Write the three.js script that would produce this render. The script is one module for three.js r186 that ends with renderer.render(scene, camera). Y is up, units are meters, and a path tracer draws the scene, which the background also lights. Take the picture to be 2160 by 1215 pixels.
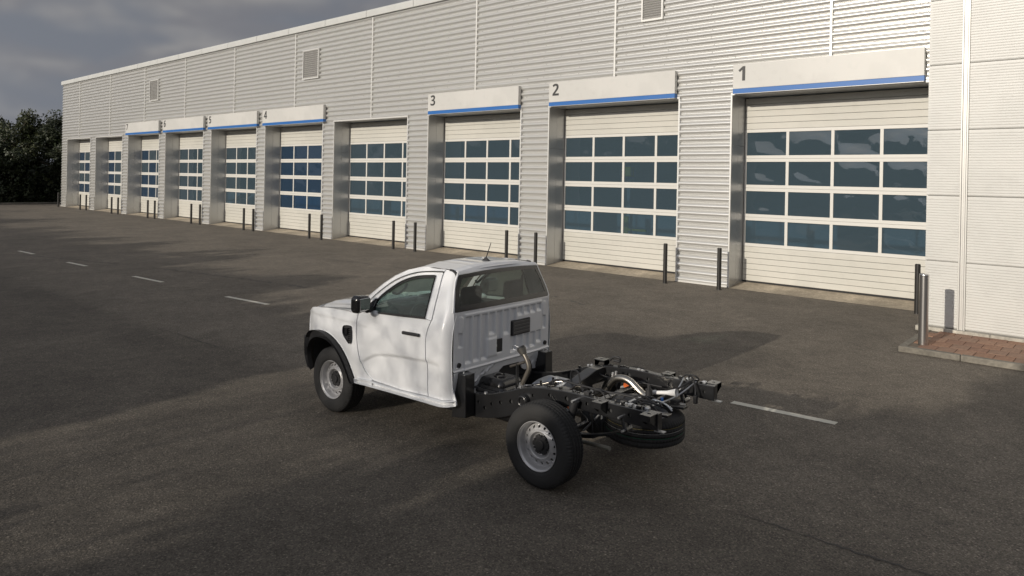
import * as THREE from 'three';
import { mergeGeometries } from 'three/addons/utils/BufferGeometryUtils.js';
import { RoundedBoxGeometry } from 'three/addons/geometries/RoundedBoxGeometry.js';
import { TextGeometry } from 'three/addons/geometries/TextGeometry.js';
import { FontLoader } from 'three/addons/loaders/FontLoader.js';

// ---------------------------------------------------------------- camera, sky, sun, exposure
const scene = new THREE.Scene();
const V = (x, y, z) => new THREE.Vector3(x, y, z);
const ROLL = 0.0195, EYE = V(0, 2.83, 18.33);
const FWD = V(-0.6637, 0, -0.7480).normalize();
const RIGHT = V(0.7480, 0, -0.6637).normalize();
// level camera with a vertically shifted lens (the photograph's verticals do not converge)
const FOCAL = 1500, HORIZON = 377.5;
const fullH = 2 * (1215 - HORIZON);
const camera = new THREE.PerspectiveCamera(2 * Math.atan(fullH / 2 / FOCAL) * 180 / Math.PI, 2160 / fullH, 0.1, 900);
camera.setViewOffset(2160, fullH, 0, fullH / 2 - HORIZON, 2160, 1215);
camera.position.copy(EYE);
camera.up.copy(V(0, 1, 0)).multiplyScalar(Math.cos(ROLL)).addScaledVector(RIGHT, -Math.sin(ROLL));
camera.lookAt(EYE.clone().add(FWD));
scene.add(camera);

const SUN_DIR = V(-0.07, 0.274, 1).normalize();
const sun = new THREE.DirectionalLight(new THREE.Color().setRGB(1, 0.91, 0.78), 3.05);
sun.position.copy(SUN_DIR).multiplyScalar(120).add(V(-20, 0, 0));
sun.target.position.set(-20, 0, 0);
sun.castShadow = true;
sun.shadow.mapSize.set(4096, 4096);
sun.shadow.radius = 1;
Object.assign(sun.shadow.camera, { left: -80, right: 80, top: 60, bottom: -60, near: 1, far: 320 });
scene.add(sun, sun.target);

const renderer = new THREE.WebGLRenderer({ antialias: true });
renderer.toneMapping = THREE.LinearToneMapping;
renderer.toneMappingExposure = 1.0;
renderer.shadowMap.enabled = true;

// ---------------------------------------------------------------- random numbers and noise
function rng(seed) { let s = seed >>> 0 || 1; return () => { s = (s + 0x6D2B79F5) | 0; let t = Math.imul(s ^ (s >>> 15), 1 | s); t = (t + Math.imul(t ^ (t >>> 7), 61 | t)) ^ t; return ((t ^ (t >>> 14)) >>> 0) / 4294967296; }; }
const clamp = (x, a = 0, b = 1) => Math.min(b, Math.max(a, x));
const smooth = (a, b, x) => { const t = clamp((x - a) / (b - a)); return t * t * (3 - 2 * t); };
const lerp = (a, b, t) => a + (b - a) * t;
function hash2(i, j, s) { let h = Math.imul(i, 374761393) ^ Math.imul(j, 668265263) ^ Math.imul(s, 1442695041); h = Math.imul(h ^ (h >>> 13), 1274126177); return ((h ^ (h >>> 16)) >>> 0) / 4294967296; }
function vnoise(x, y, seed = 1, wrap = 0) {
  const xi = Math.floor(x), yi = Math.floor(y), fx = x - xi, fy = y - yi;
  const m = (k) => (wrap ? ((k % wrap) + wrap) % wrap : k);
  const u = fx * fx * (3 - 2 * fx), v = fy * fy * (3 - 2 * fy);
  const a = hash2(m(xi), m(yi), seed), b = hash2(m(xi + 1), m(yi), seed), c = hash2(m(xi), m(yi + 1), seed), d = hash2(m(xi + 1), m(yi + 1), seed);
  return (a + (b - a) * u) * (1 - v) + (c + (d - c) * u) * v;
}
function fbm(x, y, oct = 4, seed = 1, wrap = 0) { let a = 0.5, s = 0, n = 0; for (let k = 0; k < oct; k++) { s += a * vnoise(x, y, seed + k, wrap); n += a; a *= 0.5; x *= 2; y *= 2; wrap *= 2; } return s / n; }

// the cloudy evening sky: grey cloud sheets with blue-grey gaps, with a strong glow round the unseen sun
{
  const W = 1024, H = 512, data = new Float32Array(W * H * 4);
  for (let j = 0; j < H; j++) for (let i = 0; i < W; i++) {
    const el = ((j + 0.5) / H - 0.5) * Math.PI, az = ((i + 0.5) / W - 0.5) * 2 * Math.PI;
    const y = Math.sin(el), x = Math.cos(el) * Math.cos(az), z = Math.cos(el) * Math.sin(az);
    const k = 1 / (Math.max(y, 0) + 0.16), px = x * k * 3.1, pz = z * k * 3.1;
    const wx = px + 1.1 * fbm(px * 0.7, pz * 0.7, 3, 71), wz = pz + 1.1 * fbm(px * 0.7 + 9, pz * 0.7 + 4, 3, 72);
    const c1 = fbm(wx * 0.8 + 30, wz * 0.8 + 11, 6, 81), c2 = fbm(wx * 1.5 + 3, wz * 1.5 + 8, 6, 91);
    const cover = smooth(0.30, 0.60, c1), bright = smooth(0.38, 0.70, c2 * 0.75 + 0.25 * fbm(wx * 5 + 2, wz * 5, 4, 95));
    const gap = [0.150, 0.163, 0.190], dark = [0.172, 0.172, 0.186], light = [0.262, 0.255, 0.252];
    const dotS = x * SUN_DIR.x + y * SUN_DIR.y + z * SUN_DIR.z, g = Math.acos(clamp(dotS, -1, 1));
    const lift = 1.04 * (1 + 0.9 * Math.exp(-((g / 1.25) ** 2)) + 11 * Math.exp(-((g / 0.36) ** 2)));
    const low = smooth(0.25, 0.0, y), o = (j * W + i) * 4;
    for (let c = 0; c < 3; c++) {
      let v = lerp(gap[c], lerp(dark[c], light[c], bright), cover);
      v = lerp(v, [0.165, 0.178, 0.205][c], low * 0.6);
      if (y < -0.01) v = [0.06, 0.056, 0.05][c];
      data[o + c] = v * lift * [1 + 0.06 * Math.exp(-((g / 0.8) ** 2)), 1, 1 - 0.08 * Math.exp(-((g / 0.8) ** 2))][c];
    }
    data[o + 3] = 1;
  }
  const t = new THREE.DataTexture(data, W, H, THREE.RGBAFormat, THREE.FloatType);
  t.mapping = THREE.EquirectangularReflectionMapping; t.magFilter = THREE.LinearFilter; t.wrapS = THREE.RepeatWrapping; t.needsUpdate = true;
  scene.background = t; scene.environment = t;
}

// ---------------------------------------------------------------- textures and materials
function dataTex(size, fn, srgb, rep = 1) {
  const d = new Uint8Array(size * size * 4);
  for (let j = 0; j < size; j++) for (let i = 0; i < size; i++) { const c = fn(i / size, j / size, i, j), o = (j * size + i) * 4; for (let k = 0; k < 3; k++) d[o + k] = clamp(c[k]) * 255; d[o + 3] = 255; }
  const t = new THREE.DataTexture(d, size, size); t.wrapS = t.wrapT = THREE.RepeatWrapping; t.magFilter = THREE.LinearFilter; t.minFilter = THREE.LinearMipmapLinearFilter; t.generateMipmaps = true;
  if (srgb) t.colorSpace = THREE.SRGBColorSpace; t.repeat.set(rep, rep); t.needsUpdate = true; return t;
}
// asphalt: stones of a few millimetres in dark binder; tile is 6 m, UVs are in metres
const AS = 2048, asphaltH = new Float32Array(AS * AS);
{ const r = rng(5); for (let k = 0; k < AS * AS; k++) asphaltH[k] = 0.35 + 0.15 * r();
  for (let n = 0; n < 330000; n++) { const cx = Math.floor(r() * AS), cy = Math.floor(r() * AS), b = r(), q = r(), rad = q < 0.45 ? 1 : q < 0.85 ? 2 : 3; const val = 0.12 + 0.75 * b * b + (r() < 0.03 ? 0.35 : 0);
    for (let y = -rad; y <= rad; y++) for (let x = -rad; x <= rad; x++) if (x * x + y * y <= rad * rad + 0.5) asphaltH[((cy + y + AS) % AS) * AS + ((cx + x + AS) % AS)] = val; } }
const asphaltCol = dataTex(AS, (u, v, i, j) => {
  const h = asphaltH[j * AS + i], n = fbm(u * 8, v * 8, 4, 17, 8), n2 = fbm(u * 40, v * 40, 3, 27, 40);
  const b = 0.315 + 0.42 * h + 0.10 * (n - 0.5) + 0.10 * (n2 - 0.5);
  return [b * 1.0, b * 0.975, b * 0.94];
}, true, 1 / 6);
const asphaltBump = dataTex(AS, (u, v, i, j) => { const h = asphaltH[j * AS + i]; return [h, h, h]; }, false, 1 / 6);
// thin grime on painted sheet metal (tile 4 m)
const grime = dataTex(512, (u, v) => { const n = fbm(u * 6, v * 6, 5, 41, 6), s = fbm(u * 90, v * 4, 3, 44, 0 + 0); const b = 0.975 + 0.025 * smooth(0.3, 0.6, n) - 0.012 * smooth(0.62, 0.75, fbm(u * 24, v * 24, 3, 46, 24)); void s; return [b, b * 0.998, b * 0.99]; }, true, 1 / 4);
const grimeRough = dataTex(512, (u, v) => { const n = fbm(u * 8, v * 8, 5, 51, 8); const b = 0.8 + 0.4 * (n - 0.5); return [b, b, b]; }, false, 1 / 4);
const concreteTex = dataTex(512, (u, v) => { const n = fbm(u * 6, v * 6, 5, 61, 6), m = fbm(u * 60, v * 60, 2, 63, 60); const b = 0.72 + 0.30 * (n - 0.5) + 0.16 * (m - 0.5); return [b, b * 0.985, b * 0.955]; }, true, 1 / 2);
// door panels: fine horizontal wood-grain stucco pressed in the sheet
const stucco = dataTex(512, (u, v) => { const n = fbm(u * 12, v * 110, 3, 65, 0), m = vnoise(u * 128, v * 128, 66, 128); const b = 0.5 + 0.5 * (n - 0.5) + 0.3 * (m - 0.5); return [b, b, b]; }, false, 1);

const rgb = (r, g, b) => new THREE.Color().setRGB(r, g, b);
const std = (c, roughness, o = {}) => new THREE.MeshStandardMaterial({ color: rgb(...c), roughness, metalness: 0, ...o });
const phy = (c, roughness, o = {}) => new THREE.MeshPhysicalMaterial({ color: rgb(...c), roughness, metalness: 0, ...o });
const M = {
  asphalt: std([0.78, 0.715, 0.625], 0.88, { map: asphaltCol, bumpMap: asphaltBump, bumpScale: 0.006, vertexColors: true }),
  roadPaint: std([0.66, 0.64, 0.57], 0.8, { map: grime }),
  joint: std([0.085, 0.08, 0.072], 0.95), bedding: std([0.16, 0.13, 0.10], 0.95), tyreMark: std([0.10, 0.092, 0.08], 0.85), darkenedSteel: std([0.20, 0.195, 0.19], 0.6, { metalness: 0.3 }), plinth: std([0.88, 0.86, 0.80], 0.8, { map: concreteTex }),
  cladding: std([0.72, 0.715, 0.69], 0.29, { metalness: 0.62 }),
  claddingTrim: std([0.68, 0.675, 0.65], 0.4, { metalness: 0.3 }),
  fascia: std([0.53, 0.54, 0.535], 0.45, { map: grime }),
  jamb: std([0.52, 0.525, 0.53], 0.34, { metalness: 0.6 }),
  door: std([0.565, 0.555, 0.515], 0.55, { map: grime, bumpMap: stucco, bumpScale: 0.0012 }),
  doorFrame: std([0.62, 0.61, 0.575], 0.45),
  rubber: std([0.02, 0.02, 0.021], 0.75),
  sign: std([0.575, 0.57, 0.555], 0.42, { map: grime }),
  signBlue: std([0.022, 0.13, 0.40], 0.45),
  signInk: std([0.04, 0.04, 0.04], 0.5),
  annex: std([0.60, 0.60, 0.585], 0.42, { map: grime }),
  annexTrim: std([0.56, 0.555, 0.54], 0.4, { metalness: 0.2, map: grime }),
  dark: std([0.02, 0.02, 0.02], 0.8),
  concrete: std([0.88, 0.78, 0.64], 0.85, { map: concreteTex }),
  kerb: std([0.42, 0.40, 0.36], 0.85, { map: concreteTex }),
  bollard: std([0.022, 0.021, 0.02], 0.42),
  inox: std([0.62, 0.61, 0.60], 0.28, { metalness: 1 }),
  interiorWall: std([0.42, 0.45, 0.47], 0.8), interiorFloor: std([0.20, 0.22, 0.23], 0.5),
  leafA: phy([0.028, 0.043, 0.013], 0.6, { side: THREE.DoubleSide, vertexColors: true, transmission: 0.3, thickness: 0 }),
  leafB: phy([0.050, 0.066, 0.020], 0.6, { side: THREE.DoubleSide, vertexColors: true, transmission: 0.3, thickness: 0 }),
  bark: std([0.10, 0.08, 0.06], 0.9),
  grass: std([0.05, 0.065, 0.025], 0.95),
};
M.pane = phy([0.20, 0.30, 0.375], 0.015, { transmission: 0.79, thickness: 0, ior: 1.52 });
M.paneBlue = phy([0.09, 0.19, 0.34], 0.015, { transmission: 0.8, thickness: 0, ior: 1.52 });
const brickMats = [[0.60, 0.355, 0.25], [0.54, 0.32, 0.235], [0.66, 0.41, 0.30], [0.57, 0.37, 0.28]].map((c) => std(c, 0.85, { map: concreteTex }));

// ---------------------------------------------------------------- object helpers
const taken = {};
const numbered = (n) => { const k = taken[n] = (taken[n] ?? -1) + 1; return k ? n + '_' + String(k).padStart(3, '0') : n; };
const origins = new WeakMap();
function tag(o, label, category, group, kind) { if (label) o.userData.label = label; if (category) o.userData.category = category; if (group) o.userData.group = group; if (kind) o.userData.kind = kind; return o; }
function thing(name, label, category, at = [0, 0, 0], group, turn = 0) { const o = new THREE.Group(); o.name = numbered(name); o.position.set(...at); o.rotation.y = turn; scene.add(o); return tag(o, label, category, group); }
function shade(m) { m.castShadow = m.receiveShadow = true; return m; }
function part(parent, name, geo, mat) { const m = shade(new THREE.Mesh(geo, mat)); m.name = name; parent.add(m); return m; }
function sub(parent, name) { const g = new THREE.Group(); g.name = name; parent.add(g); return g; }
function struct(name, geo, mat, label) { const m = shade(new THREE.Mesh(geo, mat)); m.name = numbered(name); m.userData.kind = 'structure'; if (label) m.userData.label = label; scene.add(m); return m; }
function solo(name, geo, mat, label, category, group, at) { const m = shade(new THREE.Mesh(geo, mat)); m.name = numbered(name); if (at) m.position.set(...at); scene.add(m); return tag(m, label, category, group); }
// geometry from raw arrays
function raw(pos, idx, uv, nor, col) { const g = new THREE.BufferGeometry(); g.setAttribute('position', new THREE.Float32BufferAttribute(pos, 3)); if (uv) g.setAttribute('uv', new THREE.Float32BufferAttribute(uv, 2)); if (idx) g.setIndex(idx); if (nor) g.setAttribute('normal', new THREE.Float32BufferAttribute(nor, 3)); else g.computeVertexNormals(); if (col) g.setAttribute('color', new THREE.Float32BufferAttribute(col, 3)); return g; }
// box between two corners, UVs in metres, edges chamfered by c
function bx(x0, x1, y0, y1, z0, z1, c = 0) {
  if (c > 0) { const g = new RoundedBoxGeometry(x1 - x0, y1 - y0, z1 - z0, 1, c); g.translate((x0 + x1) / 2, (y0 + y1) / 2, (z0 + z1) / 2); return metric(g); }
  const g = new THREE.BoxGeometry(x1 - x0, y1 - y0, z1 - z0); g.translate((x0 + x1) / 2, (y0 + y1) / 2, (z0 + z1) / 2); return metric(g);
}
function metric(g) { // box-projected UVs in metres
  const p = g.attributes.position, n = g.attributes.normal, uv = new Float32Array(p.count * 2);
  for (let i = 0; i < p.count; i++) { const ax = Math.abs(n.getX(i)), ay = Math.abs(n.getY(i)), az = Math.abs(n.getZ(i)); const x = p.getX(i), y = p.getY(i), z = p.getZ(i);
    if (az >= ax && az >= ay) { uv[2 * i] = x; uv[2 * i + 1] = y; } else if (ax >= ay) { uv[2 * i] = z; uv[2 * i + 1] = y; } else { uv[2 * i] = x; uv[2 * i + 1] = z; } }
  g.setAttribute('uv', new THREE.BufferAttribute(uv, 2)); return g;
}
const merge = (list) => mergeGeometries(list.map((g) => { const q = g.index ? g.toNonIndexed() : g.clone(); for (const k of Object.keys(q.attributes)) if (!['position', 'normal', 'uv'].includes(k)) q.deleteAttribute(k); if (!q.attributes.uv) metric(q); return q; }));
const moved = (g, x, y, z) => g.clone().translate(x, y, z);
const cyl = (r0, r1, h, n = 20) => new THREE.CylinderGeometry(r0, r1, h, n);
function rod(a, b, r, n = 10, r2 = r) { const d = b.clone().sub(a), g = new THREE.CylinderGeometry(r2, r, d.length(), n); g.applyQuaternion(new THREE.Quaternion().setFromUnitVectors(V(0, 1, 0), d.clone().normalize())); g.translate((a.x + b.x) / 2, (a.y + b.y) / 2, (a.z + b.z) / 2); return g; }
const tube = (pts, r, seg = 48, n = 10) => new THREE.TubeGeometry(new THREE.CatmullRomCurve3(pts, false, 'centripetal'), seg, r, n, false);
const font = await new FontLoader().loadAsync('fonts/droid/droid_sans_bold.typeface.json');

// ---------------------------------------------------------------- ground
{
  // one sheet to the horizon: fine grid near the yard so that worn and patched areas can differ in tone
  const xs = [], zs = [];
  for (let x = -420; x < -70; x += 35) xs.push(x); for (let x = -70; x <= 12; x += 0.5) xs.push(x); for (let x = 30; x <= 330; x += 50) xs.push(x);
  for (let z = -330; z < -2; z += 41) zs.push(z); for (let z = -2; z <= 24; z += 0.4) zs.push(z); for (let z = 34; z <= 334; z += 50) zs.push(z);
  const pos = [], uv = [], col = [], idx = [];
  for (const z of zs) for (const x of xs) {
    pos.push(x, 0, z); uv.push(x, z);
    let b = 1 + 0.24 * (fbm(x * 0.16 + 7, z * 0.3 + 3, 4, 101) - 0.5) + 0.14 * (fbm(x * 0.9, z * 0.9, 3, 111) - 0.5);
    // darker strip beyond the joint, its colour dimmed further to paint foreground shade
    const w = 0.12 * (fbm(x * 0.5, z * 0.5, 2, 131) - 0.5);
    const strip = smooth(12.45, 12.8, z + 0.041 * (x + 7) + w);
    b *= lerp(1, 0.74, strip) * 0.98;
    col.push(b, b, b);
  }
  const n = xs.length;
  for (let j = 0; j < zs.length - 1; j++) for (let i = 0; i < n - 1; i++) { const a = j * n + i; idx.push(a, a + n, a + 1, a + 1, a + n, a + n + 1); }
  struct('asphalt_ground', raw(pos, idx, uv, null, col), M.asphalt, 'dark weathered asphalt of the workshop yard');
}
// laying joint between two asphalt strips: a ragged open seam
{
  const r = rng(33), pos = [], idx = []; let k = 0;
  const A = V(-24.5, 0, 13.35), B = V(4, 0, 12.18), L = A.distanceTo(B), d = B.clone().sub(A).normalize(), q = V(-d.z, 0, d.x);
  for (let s = 0; s < L; s += 0.05) {
    const t = s / L, wob = 0.05 * (fbm(s * 0.5, 1, 3, 5) - 0.5) + 0.03 * (r() - 0.5), open = smooth(0.42, 0.62, fbm(s * 0.35, 7, 2, 9));
    const wd = (0.002 + 0.008 * r() * open) * (0.6 + open);
    const c = A.clone().lerp(B, t).addScaledVector(q, wob);
    pos.push(c.x - q.x * wd, 0.004, c.z - q.z * wd, c.x + q.x * wd, 0.004, c.z + q.z * wd);
    if (k) { const o = (k - 1) * 2; idx.push(o, o + 1, o + 2, o + 2, o + 1, o + 3); } k++;
  }
  struct('asphalt_joint', raw(pos, idx, null), M.joint, 'ragged dark seam between two strips of asphalt');
}
// faint tyre scrubs curving across the yard
[[[-30, 12.2], [-24.2, 10.3], [-20, 9.2], [-14, 8.1], [-9, 7.7]], [[-22, 4.6], [-16, 4.1], [-11, 4.6], [-7, 6.2]]].forEach((pts, i) => {
  const c = new THREE.CatmullRomCurve3(pts.map(([x, z]) => V(x, 0, z))), N = 160, pos = [], idx = [], r = rng(61 + i); let n = 0;
  for (let k = 0; k < N; k++) { if (fbm(k * 0.09, i * 5, 3, 19) < 0.44) continue; const p = c.getPoint(k / N), q = c.getPoint((k + 1) / N), d = q.clone().sub(p).normalize(), s = V(-d.z, 0, d.x), w = 0.018 + 0.05 * r(), o = 0.10 * (r() - 0.5); for (const [e, m] of [[p, -1], [p, 1], [q, -1], [q, 1]]) pos.push(e.x + s.x * (o + m * w), 0.0035, e.z + s.z * (o + m * w)); idx.push(n, n + 1, n + 2, n + 2, n + 1, n + 3); n += 4; }
  struct('tyre_mark', raw(pos, idx), M.tyreMark, 'faint dark tyre scrub curving over the asphalt');
});
// dashed lane line, worn thermoplastic
{
  const dashes = [[-29.12, 11.20, -27.75, 11.11], [-24.72, 11.01, -23.38, 10.90], [-20.37, 10.71, -18.81, 10.58], [-15.71, 10.43, -14.17, 10.26], [-3.93, 9.53, -2.68, 9.42]];
  const r = rng(12);
  dashes.forEach(([x0, z0, x1, z1], i) => {
    const N = 40, top = [], bot = [], hw = i === 4 ? 0.062 : 0.058;
    for (let k = 0; k <= N; k++) { const t = k / N, x = lerp(x0, x1, t), z = lerp(z0, z1, t); top.push([x, z - hw + 0.008 * (r() - 0.5)]); bot.push([x, z + hw + 0.008 * (r() - 0.5)]); }
    const pos = [], uv = [], idx = [];
    for (let k = 0; k <= N; k++) { pos.push(top[k][0], 0.004, top[k][1], bot[k][0], 0.004, bot[k][1]); uv.push(top[k][0], top[k][1], bot[k][0], bot[k][1]); if (k) { const o = (k - 1) * 2; idx.push(o, o + 1, o + 2, o + 2, o + 1, o + 3); } }
    const far = ['lane dash farthest along the yard towards the dark trees', 'second lane dash counted from the dark trees', 'third lane dash counted from the dark trees', 'lane dash just ahead of the truck bonnet', 'worn lane dash just behind the bare chassis end'];
    solo('lane_dash', raw(pos, idx, uv), M.roadPaint, 'pale painted ' + far[i], 'road marking', 'dashed lane line');
  });
}

// ---------------------------------------------------------------- workshop building
const LINTEL = 5.22, EAVE = 9.52, PITCH = 0.2088, ZD = -0.85;
const openL = [-62.45, -56.30, -50.33, -44.51, -38.54, -32.78, -26.87, -20.63, -14.68, -8.35];
const openR = [-57.41, -51.34, -45.44, -39.52, -33.65, -27.77, -21.89, -15.94, -9.96, -3.64];
const seams = [-59.84, -53.68, -47.76, -41.93, -36.04, -30.14, -24.23, -18.13, -12.16, -5.82];
const XL = -63.79, XR = 4.0;
const hall = thing('workshop_building', 'long silver corrugated workshop hall with a row of ten sectional doors', 'building', [0, 0, 0]);
function corrProfile(y0, y1) { // [y, z, ny, nz] samples down a sheet, bulges outward, narrow flat valleys
  const out = [], A = 0.068, f = (y) => { const t = ((y / PITCH) % 1 + 1) % 1; if (t > 0.80) return 0; const s = Math.sin(Math.PI * t / 0.80); return A * Math.pow(s, 0.72); };
  const step = PITCH / 20;
  const ys = []; for (let k = Math.floor(y0 / step); k * step < y1; k++) ys.push(clamp(k * step, y0, y1)); ys.push(y1);
  for (const y of ys) { const e = 0.002, d = (f(y + e) - f(y - e)) / (2 * e), l = Math.hypot(1, d); out.push([y, f(y), -d / l, 1 / l]); }
  return out;
}
function sheet(x0, x1, y0, y1) {
  const P = corrProfile(y0, y1), pos = [], nor = [], uv = [], idx = [];
  P.forEach(([y, z, ny, nz], k) => { pos.push(x0, y, z - 0.068, x1, y, z - 0.068); nor.push(0, ny, nz, 0, ny, nz); uv.push(x0, y, x1, y); if (k) { const o = (k - 1) * 2; idx.push(o, o + 1, o + 2, o + 2, o + 1, o + 3); } });
  return raw(pos, idx, uv, nor);
}
// upper cladding sheets between the vertical joints
const cuts = [XL, ...seams, XR];
for (let k = 0; k < cuts.length - 1; k++) {
  const p = part(hall, 'cladding_sheet', sheet(cuts[k] + 0.012, cuts[k + 1] - 0.012, LINTEL + 0.03, EAVE), M.cladding);
  // rows of fastener heads in the valleys
  const heads = [], y0 = LINTEL + 0.03; let n = 0;
  if (k > 4) { for (let row = Math.ceil(y0 / PITCH); row * PITCH < EAVE - 0.1; row++) for (let x = cuts[k] + 0.25 + (row % 3) * 0.06; x < cuts[k + 1] - 0.1; x += (row % 3 ? 1.43 : 0.72)) { heads.push(bx(x - 0.006, x + 0.006, row * PITCH - 0.026, row * PITCH - 0.014, -0.067, -0.062)); n++; }
    const h = part(p, 'fasteners', merge(heads), M.dark); h.userData.kind = 'stuff'; }
  if (k) part(hall, 'joint_strip', merge([bx(cuts[k] - 0.03, cuts[k] + 0.03, LINTEL + 0.04, EAVE, -0.05, 0.012, 0.006)]), M.claddingTrim);
}
// piers between the openings
const pierL = [XL, ...openR], pierR = [...openL, XR];
for (let k = 0; k < pierL.length; k++) {
  if (pierR[k] - pierL[k] < 0.2) continue;
  part(hall, 'cladding_sheet', sheet(pierL[k] + 0.035, pierR[k] - 0.035, 0.03, LINTEL + 0.03), M.cladding);
  part(hall, 'base_flashing', bx(pierL[k] + 0.03, pierR[k] - 0.03, 0.0, 0.045, -0.07, 0.014, 0.004), M.claddingTrim);
  if (k) part(hall, 'edge_flashing', merge([bx(pierL[k] - 0.002, pierL[k] + 0.04, 0, LINTEL + 0.03, -0.05, 0.002, 0.004)]), M.claddingTrim);
  if (k < openL.length) part(hall, 'edge_flashing', bx(pierR[k] - 0.04, pierR[k] + 0.002, 0, LINTEL + 0.03, -0.05, 0.002, 0.004), M.claddingTrim);
}
// body behind the cladding: end wall, back wall, roof, inner lining (hollow hall, light enters through the glazed doors only)
part(hall, 'end_wall', bx(XL, XL + 0.1, 0, EAVE, -22, -0.05), M.cladding);
part(hall, 'end_wall', bx(XR - 0.1, XR, 0, EAVE, -22, -0.05), M.cladding);
part(hall, 'back_wall', bx(XL, XR, 0, EAVE, -22.1, -22), M.cladding);
part(hall, 'roof', bx(XL, XR, EAVE + 0.02, EAVE + 0.12, -22.1, -0.02), M.fascia);
part(hall, 'lining', merge([bx(XL + 0.1, XR - 0.1, LINTEL + 0.03, EAVE, -0.17, -0.075), ...pierL.map((x, k) => bx(x + 0.02, pierR[k] - 0.02, 0, LINTEL + 0.02, -0.17, -0.075))]), M.interiorWall);
part(hall, 'ceiling', bx(XL + 0.1, XR - 0.1, 5.6, 5.7, -12, -0.17), M.interiorWall);
part(hall, 'partition', bx(XL + 0.1, XR - 0.1, 0.1, 5.6, -12.1, -12), M.interiorWall);
part(hall, 'workshop_floor', bx(XL + 0.1, XR - 0.1, 0.02, 0.09, -12, ZD - 0.12), M.interiorFloor);
// rounded eave fascia in lengths of about three metres
{
  const sh = new THREE.Shape(); sh.moveTo(-0.3, 0.32); sh.lineTo(-0.02, 0.32); sh.quadraticCurveTo(0.10, 0.31, 0.10, 0.20); sh.lineTo(0.10, 0.0); sh.lineTo(-0.05, 0.0); sh.lineTo(-0.05, 0.02); sh.lineTo(-0.3, 0.02); sh.closePath();
  for (let x = XL - 0.02; x < XR; x += 3.02) { const L = Math.min(3.0, XR - x); const g = new THREE.ExtrudeGeometry(sh, { depth: L, bevelEnabled: false, curveSegments: 8 }); g.rotateY(Math.PI / 2); g.scale(1, 1, -1); const ix = g.index; 
    // extrude ran along +x after the turn; mirror in z put the nose outward, so flip the winding
    const p = g.attributes.position; for (let i = 0; i < p.count; i += 3) { for (const a of ['position', 'normal', 'uv']) { const at = g.attributes[a], s = at.itemSize; for (let c = 0; c < s; c++) { const t = at.array[(i + 1) * s + c]; at.array[(i + 1) * s + c] = at.array[(i + 2) * s + c]; at.array[(i + 2) * s + c] = t; } } }
    g.computeVertexNormals(); g.translate(x, EAVE, 0); part(hall, 'eave_fascia', metric(g), M.fascia); }
}
// openings: jamb panels, soffit, apron and the sectional doors
const paneVariants = [];
for (let v = 0; v < 8; v++) { // slightly buckled acrylic panes, unit size 1 x 0.63
  const r = rng(900 + v), nx = 14, ny = 10, pos = [], uv = [], idx = [], k1 = 0.5 + r() * 0.9, k2 = 0.4 + r() * 0.8, p1 = r() * 6, p2 = r() * 6, amp = v < 4 ? 0.016 : 0.005;
  for (let j = 0; j <= ny; j++) for (let i = 0; i <= nx; i++) { const x = i / nx, y = j / ny, edge = Math.min(1, 6 * Math.min(x, 1 - x, y, 1 - y));
    const z = amp * edge * (Math.sin(Math.PI * x) * Math.sin(Math.PI * y) * (v % 2 ? -0.7 : 0.8) + 0.35 * Math.sin(6.28 * k1 * x + p1) * Math.sin(6.28 * k2 * y + p2) + 0.5 * (fbm(x * 3 + v * 7, y * 2.2, 2, 7 + v) - 0.5));
    pos.push(x, y * 0.63, z); uv.push(x, y); }
  for (let j = 0; j < ny; j++) for (let i = 0; i < nx; i++) { const a = j * (nx + 1) + i; idx.push(a, a + 1, a + nx + 1, a + 1, a + nx + 2, a + nx + 1); }
  paneVariants.push(raw(pos, idx, uv));
}
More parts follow.
